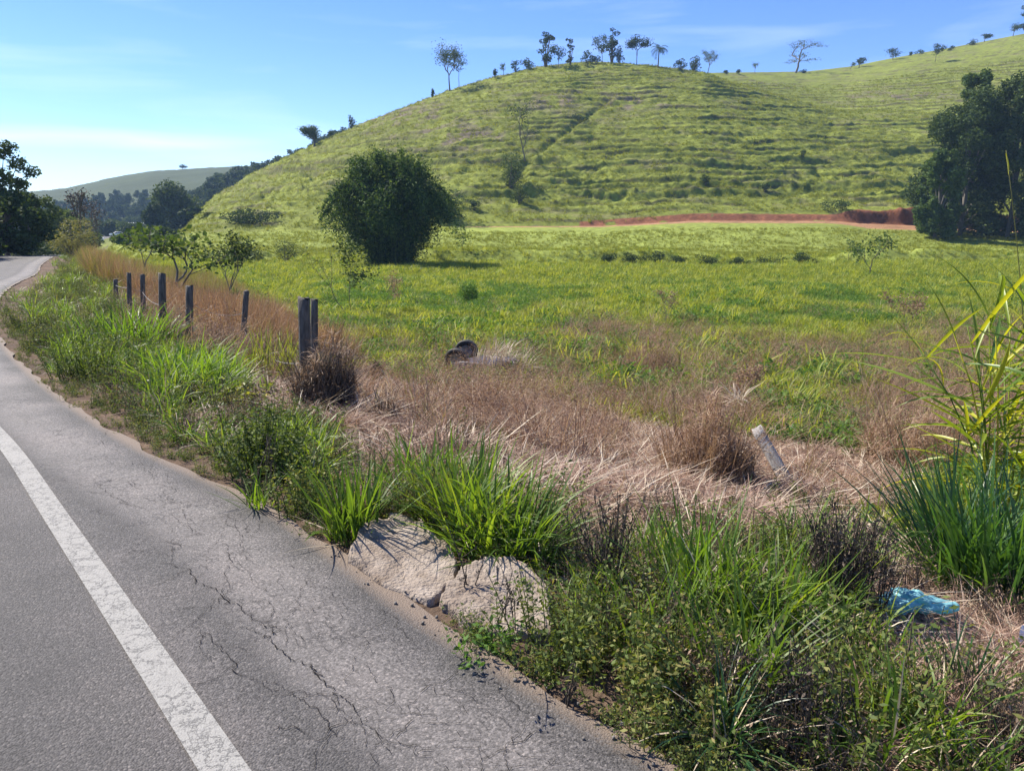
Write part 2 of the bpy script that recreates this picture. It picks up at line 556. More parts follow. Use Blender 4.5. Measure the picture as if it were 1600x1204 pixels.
M['orange'] = leaf_mat('orange_grass', (0.17, 0.10, 0.06), (0.33, 0.20, 0.12), (0.48, 0.34, 0.21), transl=0.3, rough=0.6, obj_var=0.4, tint=(1.1, 1.0, 0.7), spec=0.15)
M['yellowg'] = leaf_mat('yellow_grass', (0.14, 0.15, 0.05), (0.22, 0.22, 0.07), (0.33, 0.27, 0.12), transl=0.35, rough=0.6, obj_var=0.4)
M['dead'] = leaf_mat('dead_stalk', (0.035, 0.028, 0.022), (0.08, 0.06, 0.045), (0.17, 0.13, 0.09), transl=0.05, rough=0.8, tint=(1, 1, 1))
M['bamboo'] = leaf_mat('bamboo_leaf', (0.02, 0.045, 0.014), (0.05, 0.10, 0.024), (0.14, 0.20, 0.05), transl=0.25, obj_var=0.0, rough=0.65, spec=0.1)
M['tree'] = leaf_mat('tree_leaf', (0.036, 0.062, 0.022), (0.072, 0.108, 0.036), (0.13, 0.17, 0.058), transl=0.25, obj_var=0.3, rough=0.7, spec=0.1)
M['tree_dark'] = leaf_mat('dark_tree_leaf', (0.024, 0.045, 0.02), (0.046, 0.076, 0.03), (0.085, 0.12, 0.045), transl=0.2, obj_var=0.3, rough=0.7, spec=0.1)
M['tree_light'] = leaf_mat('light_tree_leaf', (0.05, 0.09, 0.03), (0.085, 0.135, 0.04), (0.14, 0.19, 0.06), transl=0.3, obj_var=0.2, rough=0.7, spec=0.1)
M['bark'] = plain_mat('bark', (0.07, 0.055, 0.045), (0.16, 0.13, 0.11), 3, 0.9)
M['bark_pale'] = plain_mat('pale_bark', (0.10, 0.09, 0.075), (0.20, 0.18, 0.155), 3, 0.9)
M['post'] = plain_mat('old_post_wood', (0.04, 0.036, 0.033), (0.18, 0.16, 0.14), 7, 0.9, 0.9, 30, (6, 6, 0.8))
M['post_grey'] = plain_mat('weathered_grey_wood', (0.22, 0.20, 0.185), (0.44, 0.42, 0.40), 7, 0.85, 0.6, 30, (6, 6, 0.6))
M['wire'] = plain_mat('wire_metal', (0.2, 0.19, 0.18), (0.45, 0.44, 0.42), 30, 0.5, 0.1, 30, metallic=0.6)
M['concrete'] = plain_mat('rough_concrete', (0.15, 0.11, 0.08), (0.35, 0.295, 0.245), 7, 0.95, 1.0, 60)
M['kerbmat'] = plain_mat('muddy_concrete', (0.19, 0.135, 0.095), (0.38, 0.30, 0.235), 3.5, 0.9, 0.9, 30)
M['stone'] = plain_mat('gravel_stone', (0.05, 0.048, 0.046), (0.22, 0.20, 0.18), 9, 0.85, 0.5, 60)
M['rubber'] = plain_mat('black_rubber', (0.012, 0.012, 0.013), (0.03, 0.03, 0.03), 20, 0.6, 0.4, 60)
M['car_under'] = plain_mat('dull_blue_panel', (0.03, 0.028, 0.05), (0.08, 0.075, 0.12), 5, 0.5, 0.2, 30)
M['metal'] = plain_mat('dull_metal', (0.18, 0.18, 0.18), (0.35, 0.35, 0.36), 8, 0.5, 0.1, 30, metallic=0.5)
M['white'] = plain_mat('white_paintwork', (0.74, 0.75, 0.76), (0.8, 0.8, 0.8), 2, 0.3, 0.02, 30, spec=0.5)
M['silver'] = plain_mat('silver_paintwork', (0.42, 0.44, 0.46), (0.5, 0.52, 0.54), 2, 0.35, 0.02, 30, spec=0.5)
M['glass'] = plain_mat('dark_window_glass', (0.02, 0.025, 0.03), (0.03, 0.035, 0.04), 2, 0.12, 0.0, 30, spec=0.8)
M['lamp'] = plain_mat('lamp_lens', (0.6, 0.6, 0.58), (0.7, 0.7, 0.7), 2, 0.2, 0.0, 30, spec=0.7)
M['plaster'] = plain_mat('pale_blue_plaster', (0.55, 0.60, 0.66), (0.66, 0.70, 0.74), 2, 0.8, 0.1, 10)
M['roof'] = plain_mat('roof_sheet', (0.32, 0.33, 0.36), (0.45, 0.46, 0.5), 3, 0.6, 0.1, 10)


def ground_mat():
    m, n = new_mat('ground_soil_and_grass')
    out = node(n, 'OutputMaterial'); p = node(n, 'BsdfPrincipled')
    at_ = node(n, 'Attribute'); at_.attribute_name = 'tone'
    g = node(n, 'NewGeometry')
    a = node(n, 'TexNoise'); a.inputs['Scale'].default_value = 0.9; a.inputs['Detail'].default_value = 9; a.inputs['Roughness'].default_value = 0.72
    n.links.new(g.outputs['Position'], a.inputs['Vector'])
    f = ramp(n, a.outputs['Fac'], [(0.25, (0.55, 0.55, 0.55)), (0.5, (0.95, 0.95, 0.95)), (0.75, (1.45, 1.4, 1.3))])
    mm = node(n, 'Mix', data_type='RGBA', blend_type='MULTIPLY'); mm.inputs[0].default_value = 1
    n.links.new(at_.outputs['Color'], mm.inputs[6]); n.links.new(f, mm.inputs[7])
    n.links.new(mm.outputs[2], p.inputs['Base Color'])
    b = node(n, 'TexNoise'); b.inputs['Scale'].default_value = 3.0; b.inputs['Detail'].default_value = 8; b.inputs['Roughness'].default_value = 0.7
    n.links.new(g.outputs['Position'], b.inputs['Vector'])
    bp = node(n, 'Bump'); bp.inputs['Strength'].default_value = 0.8; bp.inputs['Distance'].default_value = 0.12
    n.links.new(b.outputs['Fac'], bp.inputs['Height']); n.links.new(bp.outputs[0], p.inputs['Normal'])
    p.inputs['Roughness'].default_value = 0.95; p.inputs['Specular IOR Level'].default_value = 0.1
    n.links.new(p.outputs[0], out.inputs['Surface'])
    return m


def math1(n, op, a, b=None, c=None, clamp=False):
    x = node(n, 'Math', operation=op); x.use_clamp = clamp
    for i, v in enumerate((a, b, c)):
        if v is None: continue
        if isinstance(v, (int, float)): x.inputs[i].default_value = v
        else: n.links.new(v, x.inputs[i])
    return x.outputs[0]


def asphalt_mat(paint=False):
    """UV.x = metres in from the road's right edge, UV.y = metres along"""
    m, n = new_mat('road_paint' if paint else 'worn_asphalt')
    out = node(n, 'OutputMaterial'); p = node(n, 'BsdfPrincipled')
    uv = node(n, 'UVMap'); sx = node(n, 'SeparateXYZ'); n.links.new(uv.outputs[0], sx.inputs[0])
    T = sx.outputs['X']
    g = node(n, 'NewGeometry'); POS = g.outputs['Position']
    # aggregate
    vo = node(n, 'TexVoronoi'); vo.inputs['Scale'].default_value = 135; n.links.new(POS, vo.inputs['Vector'])
    vo2 = node(n, 'TexVoronoi'); vo2.inputs['Scale'].default_value = 210; n.links.new(POS, vo2.inputs['Vector'])
    big = node(n, 'TexNoise'); big.inputs['Scale'].default_value = 1.1; big.inputs['Detail'].default_value = 6; big.inputs['Roughness'].default_value = 0.6
    n.links.new(POS, big.inputs['Vector'])
    fine = node(n, 'TexNoise'); fine.inputs['Scale'].default_value = 75; fine.inputs['Detail'].default_value = 8; fine.inputs['Roughness'].default_value = 0.75
    n.links.new(POS, fine.inputs['Vector'])
    stonecol = node(n, 'SeparateColor'); n.links.new(vo.outputs['Color'], stonecol.inputs[0])
    # coarseness across the road: fine shoulder 0.25..0.75 m, coarse band beside the line, coarse lane
    wob = math1(n, 'MULTIPLY_ADD', big.outputs['Fac'], 0.35, -0.17)
    tw = math1(n, 'ADD', math1(n, 'ADD', T, wob), math1(n, 'MULTIPLY_ADD', fine.outputs['Fac'], 0.5, -0.25))
    coarse = ramp(n, tw, [(0.0, (0.95,) * 3), (0.11, (0.75,) * 3), (0.2, (0.2,) * 3), (0.36, (0.12,) * 3), (0.52, (0.9,) * 3), (0.66, (0.75,) * 3), (0.9, (0.85,) * 3)])
    # ramp position is 0..1: feed T/1.4
    rampnode = coarse.node
    sc = math1(n, 'DIVIDE', tw, 1.4)
    n.links.new(sc, rampnode.inputs[0])
    base = ramp(n, coarse, [(0.1, (0.138, 0.129, 0.124)), (0.55, (0.118, 0.111, 0.108)), (0.9, (0.068, 0.065, 0.064))])
    stv = ramp(n, stonecol.outputs[0], [(0.0, (0.7,) * 3), (0.6, (0.97,) * 3), (0.88, (1.15,) * 3), (1.0, (1.6, 1.55, 1.5))])
    m1 = node(n, 'Mix', data_type='RGBA', blend_type='MULTIPLY'); m1.inputs[0].default_value = 1
    n.links.new(base, m1.inputs[6]); n.links.new(stv, m1.inputs[7])
    fv = ramp(n, fine.outputs['Fac'], [(0.34, (0.45,) * 3), (0.5, (0.98,) * 3), (0.66, (1.55,) * 3)])
    m2 = node(n, 'Mix', data_type='RGBA', blend_type='MULTIPLY'); m2.inputs[0].default_value = 1
    n.links.new(m1.outputs[2], m2.inputs[6]); n.links.new(fv, m2.inputs[7])
    bv = ramp(n, big.outputs['Fac'], [(0.3, (0.72, 0.71, 0.70)), (0.5, (1.0, 0.98, 0.96)), (0.7, (1.28, 1.22, 1.18))])
    m3 = node(n, 'Mix', data_type='RGBA', blend_type='MULTIPLY'); m3.inputs[0].default_value = 1
    n.links.new(m2.outputs[2], m3.inputs[6]); n.links.new(bv, m3.inputs[7])
    # muddy, broken outer edge
    mud = ramp(n, math1(n, 'ADD', T, math1(n, 'MULTIPLY_ADD', fine.outputs['Fac'], 0.16, -0.08)), [(0.02, (1, 1, 1)), (0.10, (0, 0, 0))])
    m4 = node(n, 'Mix', data_type='RGBA')
    n.links.new(mud, m4.inputs[0]); n.links.new(m3.outputs[2], m4.inputs[6]); m4.inputs[7].default_value = (0.17, 0.13, 0.10, 1)
    col = m4.outputs[2]
    # cracks: warped cell edges, kept only in patches
    warp = node(n, 'TexNoise'); warp.inputs['Scale'].default_value = 4.5; warp.inputs['Detail'].default_value = 7; warp.inputs['Roughness'].default_value = 0.7
    n.links.new(POS, warp.inputs['Vector'])
    wv = node(n, 'VectorMath', operation='SCALE'); wv.inputs['Scale'].default_value = 0.5 if not paint else 0.3
    n.links.new(warp.outputs['Color'], wv.inputs[0])
    wa = node(n, 'VectorMath', operation='ADD'); n.links.new(POS, wa.inputs[0]); n.links.new(wv.outputs[0], wa.inputs[1])
    ve = node(n, 'TexVoronoi', feature='DISTANCE_TO_EDGE'); ve.inputs['Scale'].default_value = 1.7 if not paint else 14
    n.links.new(wa.outputs[0], ve.inputs['Vector'])
    pn = node(n, 'TexNoise'); pn.inputs['Scale'].default_value = 1.3 if not paint else 3.0; pn.inputs['Detail'].default_value = 3
    n.links.new(POS, pn.inputs['Vector'])
    if paint:
        keep = ramp(n, pn.outputs['Fac'], [(0.30, (0, 0, 0)), (0.5, (1, 1, 1))])
        ck = ramp(n, ve.outputs['Distance'], [(0.012, (1, 1, 1)), (0.05, (0, 0, 0))])
        wear = ramp(n, fine.outputs['Fac'], [(0.52, (0, 0, 0)), (0.66, (1, 1, 1))])
        dots = ramp(n, stonecol.outputs[1], [(0.90, (0, 0, 0)), (0.97, (1, 1, 1))])
        edge = math1(n, 'MULTIPLY', ck, keep)
        fac = math1(n, 'MAXIMUM', edge, math1(n, 'MULTIPLY', wear, 0.6))
        fac = math1(n, 'MAXIMUM', fac, math1(n, 'MULTIPLY', dots, 0.6), clamp=True)
        pc = ramp(n, fine.outputs['Fac'], [(0.3, (0.2, 0.193, 0.178)), (0.65, (0.34, 0.33, 0.305))])
        mp_ = node(n, 'Mix', data_type='RGBA'); n.links.new(fac, mp_.inputs[0]); n.links.new(pc, mp_.inputs[6]); mp_.inputs[7].default_value = (0.10, 0.097, 0.092, 1)
        colf = mp_.outputs[2]; crk = fac
    else:
        band = ramp(n, math1(n, 'DIVIDE', tw, 2.0), [(0.06, (0, 0, 0)), (0.16, (1, 1, 1)), (0.33, (1, 1, 1)), (0.42, (0.0,) * 3)])
        keep = ramp(n, pn.outputs['Fac'], [(0.47, (0, 0, 0)), (0.55, (1, 1, 1))])
        ck = ramp(n, ve.outputs['Distance'], [(0.002, (0.5,) * 3), (0.008, (0, 0, 0))])
        brk = ramp(n, fine.outputs['Fac'], [(0.36, (0.15,) * 3), (0.5, (1, 1, 1))])
        crk = math1(n, 'MULTIPLY', math1(n, 'MULTIPLY', ck, keep), math1(n, 'MULTIPLY', band, brk))
        # one network of finer side cracks
        ve2 = node(n, 'TexVoronoi', feature='DISTANCE_TO_EDGE'); ve2.inputs['Scale'].default_value = 5.5
        n.links.new(wa.outputs[0], ve2.inputs['Vector'])
        ck2 = ramp(n, ve2.outputs['Distance'], [(0.004, (0.45,) * 3), (0.014, (0, 0, 0))])
        keep2 = ramp(n, pn.outputs['Fac'], [(0.54, (0, 0, 0)), (0.62, (0.9,) * 3)])
        c2 = math1(n, 'MULTIPLY', math1(n, 'MULTIPLY', ck2, keep2), math1(n, 'MULTIPLY', band, brk))
        crk = math1(n, 'MAXIMUM', crk, c2)
        mp_ = node(n, 'Mix', data_type='RGBA'); n.links.new(crk, mp_.inputs[0]); n.links.new(col, mp_.inputs[6]); mp_.inputs[7].default_value = (0.025, 0.023, 0.022, 1)
        colf = mp_.outputs[2]
    n.links.new(colf, p.inputs['Base Color'])
    h1 = math1(n, 'MULTIPLY', vo.outputs['Distance'], math1(n, 'MULTIPLY_ADD', coarse, -1.2, -0.15))
    h = math1(n, 'ADD', h1, math1(n, 'MULTIPLY', fine.outputs['Fac'], 0.5))
    h = math1(n, 'SUBTRACT', h, math1(n, 'MULTIPLY', crk, 2.0 if not paint else 0.7))
    bp = node(n, 'Bump'); bp.inputs['Strength'].default_value = 0.75 if not paint else 0.4; bp.inputs['Distance'].default_value = 0.004
    n.links.new(h, bp.inputs['Height']); n.links.new(bp.outputs[0], p.inputs['Normal'])
    p.inputs['Roughness'].default_value = 0.8; p.inputs['Specular IOR Level'].default_value = 0.3
    n.links.new(p.outputs[0], out.inputs['Surface'])
    return m


M['ground'] = ground_mat()
M['asphalt'] = asphalt_mat()
M['paint'] = asphalt_mat(True)

# ------------------------------------------------------------------ where the straw, the dry grass and the greens lie
def region(pts):
    return np.array([tuple(at(*p))[:2] for p in pts])


def inside(P, x, y):
    r = np.zeros(np.shape(x), bool); j = len(P) - 1
    for i in range(len(P)):
        a = (P[i, 1] > y) != (P[j, 1] > y)
        with np.errstate(divide='ignore', invalid='ignore'):
            xx = (P[j, 0] - P[i, 0]) * (y - P[i, 1]) / (P[j, 1] - P[i, 1]) + P[i, 0]
        r ^= a & (x < xx); j = i
    return r


def inside_soft(P, x, y, w, seed):
    """polygon test on points pushed about by noise, so that borders are ragged"""
    return inside(P, x + (fbm(x / w, y / w, seed) - 0.5) * w * 1.6, y + (fbm(x / w, y / w, seed + 5) - 0.5) * w * 1.6)


R_STRAW = region([(330, 560), (450, 585), (540, 570), (640, 605), (760, 622), (900, 635), (1050, 680), (1250, 700), (1400, 720), (1440, 800), (1380, 860), (1180, 870), (1020, 855), (900, 840), (800, 800), (640, 765), (560, 735), (480, 700), (400, 640)])
R_STRAW2 = region([(1340, 840), (1480, 880), (1640, 980), (1700, 1120), (1560, 1150), (1380, 1050), (1300, 960), (1310, 880)])
R_BAG = region([(1350, 900), (1500, 930), (1660, 990), (1640, 1080), (1440, 1060), (1350, 990)])
R_DRY = region([(500, 560), (600, 590), (700, 555), (860, 520), (1000, 505), (1150, 530), (1350, 545), (1480, 500), (1800, 500), (1800, 740), (1400, 740), (1200, 735), (1050, 715), (900, 635), (760, 622), (640, 605), (540, 590)])
R_GREENPATCH = region([(1160, 590), (1300, 590), (1370, 640), (1300, 690), (1180, 670)])
R_ORANGE = region([(120, 418), (200, 415), (300, 425), (390, 470), (440, 520), (430, 570), (330, 545), (240, 525), (190, 480), (150, 450)])
R_YELLOW = region([(60, 440), (110, 405), (150, 400), (200, 412), (190, 470), (120, 470)])
R_HILLBROWN = [(640, 180, 95, 22), (860, 158, 60, 16), (720, 210, 90, 26), (980, 160, 60, 14), (1380, 150, 90, 10)]
R_SHORTFIELD = 62.0

# ------------------------------------------------------------------ land meshes
def land_color(x, y, z):
    n = len(x)
    s = edge_dist(x, y)
    C = np.zeros((n, 3))
    green = np.array([0.17, 0.20, 0.04]); soil = np.array([0.15, 0.105, 0.075]); straw = np.array([0.27, 0.19, 0.135])
    pasture = np.array([0.21, 0.25, 0.05]); red = np.array([0.19, 0.078, 0.042]); track = np.array([0.31, 0.175, 0.095])
    dgreen = np.array([0.05, 0.08, 0.025]); brown = np.array([0.17, 0.125, 0.085])
    nn = fbm(x / 2.0, y / 2.0, 61)[:, None]
    C[:] = green * (0.7 + 0.6 * nn)
    near = (sstep(45, 12, y))[:, None]
    C = C * (1 - near) + (soil * 0.35 + green * 0.5) * near
    far = (sstep(55, 85, y))[:, None]
    big = fbm(x / 20, y / 12, 62)[:, None]
    C = C * (1 - far) + (pasture * (0.75 + 0.5 * big)) * far
    v = ((s < 2.6) & (s > -5))[:, None]
    C = np.where(v, soil * (0.6 + 0.5 * nn), C)
    m = inside_soft(R_STRAW, x, y, 0.8, 70)[:, None] | inside_soft(R_STRAW2, x, y, 0.5, 71)[:, None]
    C = np.where(m, straw, C)
    m = inside_soft(R_DRY, x, y, 1.5, 72)[:, None]
    C = np.where(m, straw * 0.65, C)
    m = inside_soft(R_ORANGE, x, y, 1.5, 73)[:, None]
    C = np.where(m, np.array([0.2, 0.12, 0.06]), C)
    # hillside
    hm = (y >= YB)
    u = x / np.maximum(y, 1); vv = (z - HC) / np.maximum(y, 1)
    px = CXP + FPX * u
    # the row on which a point of slope v stands
    U = (vv * math.cos(PITCH) + math.sin(PITCH)) / (math.cos(PITCH) - vv * math.sin(PITCH))
    py = CYP - FPX * U
    hb = fbm(x / 15, y / 15, 64)
    hf = fbm(x / 3.5, y / 3.5, 65)
    hill = np.array([0.178, 0.205, 0.035])
    hc = hill[None] * (0.78 + 0.35 * hb[:, None] + 0.25 * (hf[:, None] - 0.5))
    bw = np.zeros(n)
    for (cx, cy, rx, ry) in R_HILLBROWN:
        bw = np.maximum(bw, np.exp(-(((px - cx) / rx) ** 2 + ((py - cy) / ry) ** 2)))
    bw = bw * sstep(0.42, 0.6, hf) * 0.9 + 0.35 * sstep(0.60, 0.72, fbm(x / 5, z / 1.2, 66, 3))
    hc = hc * (0.72 + 0.56 * fbm(x / 4.0, z / 0.55, 68, 3))[:, None]
    bw = np.clip(bw, 0, 0.9)[:, None]
    hc = hc * (1 - bw) + np.array([0.155, 0.12, 0.095]) * bw
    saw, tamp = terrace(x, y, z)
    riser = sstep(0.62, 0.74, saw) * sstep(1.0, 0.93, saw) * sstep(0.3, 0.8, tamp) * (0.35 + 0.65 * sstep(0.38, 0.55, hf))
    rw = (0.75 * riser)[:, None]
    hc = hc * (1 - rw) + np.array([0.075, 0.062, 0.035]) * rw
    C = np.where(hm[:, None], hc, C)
    ch = cut_h(u)
    redm = (y >= YB - 0.2) & (y < YB + 2.4) & (ch > 0.16)
    redm2 = redm & ~((vnoise(x / 3, y / 2, 77) > 0.85) & (u < 0.42))
    C = np.where(redm2[:, None], red * (0.7 + 0.7 * hf[:, None]), C)
    tw = np.interp(u, [-0.09, -0.05, 0.2, 0.42, 0.46, 0.64, 0.7], [0, 1.2, 2.4, 3.4, 6.5, 5.0, 0])
    trm = (y >= YB - tw) & (y < YB - 0.2) & (u > -0.07) & (u < 0.66)
    C = np.where(trm[:, None], track * (0.7 + 0.6 * hf[:, None]), C)
    C = C * (1 + 0.12 * RNG.normal(0, 1, (n, 1)) * (y < 300)[:, None])
    return np.clip(C, 0.01, 0.9)


def set_tone(me, C):
    a = me.color_attributes.new('tone', 'FLOAT_COLOR', 'POINT')
    cc = np.ones((len(C), 4), np.float32); cc[:, :3] = C
    a.data.foreach_set('color', cc.ravel())


def land_grid(name, U, Y, apex, mat):
    UU, YY = np.meshgrid(U, Y)
    X = UU * (YY + apex)
    x = X.ravel(); y = YY.ravel()
    z = zground(x, y)
    nu, ny = len(U), len(Y)
    i = np.arange(ny - 1)[:, None] * nu + np.arange(nu - 1)[None]
    F = np.stack([i, i + 1, i + nu + 1, i + nu], -1).reshape(-1, 4)
    me = mesh_np(name, np.stack([x, y, z], 1), F, mat, True)
    set_tone(me, land_color(x, y, z))
    return tag(link(name, me), kind='structure')


lg = np.exp(np.linspace(math.log(5.0), math.log(4 + 30.0), 250)) - 4.0
Y_verge = np.concatenate([np.linspace(-8, 0.9, 24), lg])
Y_field = np.concatenate([np.exp(np.linspace(math.log(30), math.log(134), 120)), np.linspace(134.3, 140, 20)])
Y_hill = np.concatenate([np.linspace(140, 143, 12), np.linspace(143.3, 300, 460)[:], np.linspace(301, 480, 90)])
land_grid('verge_ground', np.linspace(-1.25, 1.25, 640), Y_verge, 9.0, M['ground'])
land_grid('pasture_field', np.linspace(-1.25, 1.25, 520), Y_field, 9.0, M['ground'])
land_grid('hillside', np.linspace(-0.62, 1.0, 640), Y_hill, 0.0, M['ground'])

# wide plain to the horizon
g = MB()
pl = np.array([(-3000, -900, -3.6), (3000, -900, -3.6), (3000, 4500, -3.6), (-3000, 4500, -3.6)], float)
g.add(pl, [(0, 1, 2, 3)])
me = g.mesh('plain', M['ground']); set_tone(me, np.tile([[0.10, 0.125, 0.04]], (4, 1)))
tag(link('plain', me), kind='structure')


def ridge(name, pts, y0, y1, yback, col, base_v, rough=1.0, n=260, rows=60, seed=0):
    """a hill further off, whose crest runs at distance y1"""
    bu, bv = uvtab(pts)
    U = np.linspace(bu[0], bu[-1], n)
    vc = np.interp(U, bu, bv)
    T = np.concatenate([np.linspace(0, 1, rows), np.linspace(1.05, 2, 12)])
    V = []
    for t in T:
        if t <= 1:
            y = y0 + (y1 - y0) * t; gg = 1 - (1 - t) ** 1.7
            z = HC + y * (base_v + (vc - base_v) * gg)
        else:
            y = y1 + (yback - y1) * (t - 1)
            z = HC + y1 * vc - (t - 1) ** 1.5 * (HC + y1 * vc + 4)
        x = U * y
        z = z + (fbm(x / 30, np.full_like(x, y) / 30, seed) - 0.5) * 5 * rough * min(t * 2, 1) * (1 if t > 1 else max(0.0, 1 - t) ** 0.5)
        z = z + (fbm(x / 6, np.full_like(x, y) / 6, seed + 3) - 0.5) * 1.5 * rough
        V.append(np.stack([x, np.full(n, y), z], 1))
    V = np.vstack(V)
    i = np.arange(len(T) - 1)[:, None] * n + np.arange(n - 1)[None]
    F = np.stack([i, i + 1, i + n + 1, i + n], -1).reshape(-1, 4)
    me = mesh_np(name, V, F, M['ground'], True)
    c = np.array(col)[None] * (0.75 + 0.5 * fbm(V[:, 0] / 25, V[:, 1] / 25, seed + 9)[:, None])
    set_tone(me, c)
    return tag(link(name, me), kind='structure'), V


far_hill, FHV = ridge('far_hill', [(-500, 350), (-200, 330), (40, 300), (80, 297), (110, 293), (160, 281), (200, 273), (240, 267), (330, 262), (420, 258), (600, 300), (900, 340)],
                      420, 760, 1000, (0.06, 0.078, 0.034), -0.003, 1.0, seed=81)
wood_hill, WHV = ridge('wooded_ridge', [(290, 340), (318, 318), (330, 300), (360, 290), (400, 282), (450, 265), (490, 245), (540, 225), (620, 215), (800, 230)],
                       300, 430, 520, (0.05, 0.07, 0.03), 0.0, 0.6, seed=88)

# ------------------------------------------------------------------ the road
def road_frame(k):
    P = EDGES
    t = P[min(k + 1, len(P) - 1)] - P[max(k - 1, 0)]
    t = t / np.linalg.norm(t)
    return P[k], np.array([-t[1], t[0]])  # left-hand normal


def road_width(y):
    return float(np.interp(y, [0, 15, 28, 60, 170, 350], [9.5, 7.0, 4.6, 4.6, 9.0, 9.5]))


def strip(name, t0, t1, dz, mat, nx=12, k0=0, k1=None, jag=0.0):
    V = []; UVc = []
    ks = range(k0, k1 or len(EDGES))
    rows = 0
    for k in ks:
        p, nrm = road_frame(k)
        w = road_width(p[1])
        a0 = t0(p[1]) if callable(t0) else t0; a1 = t1(p[1]) if callable(t1) else t1
        for j in range(nx + 1):
            f = j / nx
            f = f ** 1.6 if nx > 6 else f
            tt = a0 + (a1 - a0) * f
            q = p + nrm * tt
            jj = jag * (vnoise(np.array([E_LEN[k] * 3.0]), np.array([0.3]), 5)[0] - 0.5) if j == 0 else 0
            q = q + nrm * jj
            crown = 0.02 * min(tt, 4)
            V.append((q[0], q[1], float(road_z(p[1])) + dz + crown * 0.5))
            UVc.append((tt + jj, E_LEN[k]))
        rows += 1
    i = np.arange(rows - 1)[:, None] * (nx + 1) + np.arange(nx)[None]
    F = np.stack([i, i + nx + 1, i + nx + 2, i + 1], -1).reshape(-1, 4)
    me = mesh_np(name, np.array(V), F, mat, True, np.array(UVc))
    return link(name, me)


EDGES_SAVE = EDGES
# resample finely for a ragged rim
tt_ = np.concatenate([np.arange(0, 60, 0.12), np.arange(60, E_LEN[-1], 2.0)])
EDGES = np.stack([np.interp(tt_, E_LEN, EDGES[:, 0]), np.interp(tt_, E_LEN, EDGES[:, 1])], 1)
E_LEN = tt_
# smooth the resampled edge a little
for _ in range(6):
    EDGES[1:-1] = (EDGES[:-2] + 2 * EDGES[1:-1] + EDGES[2:]) / 4
road = tag(strip('road', 0.0, road_width, 0.0, M['asphalt'], 14, jag=0.09), kind='structure')
# white edge line, 4 mm above
pa, pb, pc_ = at(345, 1200), at(150, 905), at(4, 690)
LINE_T = []
for q in (pa, pb, pc_):
    LINE_T.append((q.y, -float(edge_dist(np.array([q.x]), np.array([q.y]))[0])))
LINE_T.sort()
print('line', LINE_T)
ly = [a for a, b in LINE_T]; lt = [b for a, b in LINE_T]
line_c = lambda y: float(np.interp(y, [0] + ly + [12], [lt[0] + 0.03] + lt + [0.75]))
def edge_line():
    ctl = [at(332, 1200), at(236, 1050), at(142, 905), at(68, 790), at(2, 692)]
    A = np.array([(q.x, q.y) for q in ctl])
    back = A[0] + (A[0] - A[1]) * np.array([[8.0], [4.0]])
    far = []
    for k in range(len(EDGES)):
        if 8 < EDGES[k][1] < 15 and k % 8 == 0:
            p_, n_ = road_frame(k); far.append(p_ + n_ * 0.85)
    A = smooth_poly(np.vstack([back, A, np.array(far)]), 8)
    for _ in range(10): A[1:-1] = (A[:-2] + 2 * A[1:-1] + A[2:]) / 4
    T = np.gradient(A, axis=0); T /= np.linalg.norm(T, axis=1)[:, None]
    N_ = np.stack([-T[:, 1], T[:, 0]], 1); V = []; UVc = []; l = 0
    for k in range(len(A)):
        if k: l += np.linalg.norm(A[k] - A[k - 1])
        for f in (-1, 0, 1):
            q = A[k] + N_[k] * f * 0.062
            # the sheet follows the road's own cross fall
            d_ = -float(edge_dist(np.array([q[0]]), np.array([q[1]]))[0])
            V.append((q[0], q[1], float(road_z(q[1])) + 0.005 + 0.01 * min(max(d_, 0), 4))); UVc.append((0.8 + f * 0.062, l))
    i = np.arange(len(A) - 1)[:, None] * 3 + np.arange(2)[None]
    F = np.stack([i, i + 3, i + 4, i + 1], -1).reshape(-1, 4)
    return link('edge_line', mesh_np('edge_line', np.array(V), F, M['paint'], True, np.array(UVc)))


line = edge_line()
tag(line, kind='structure')


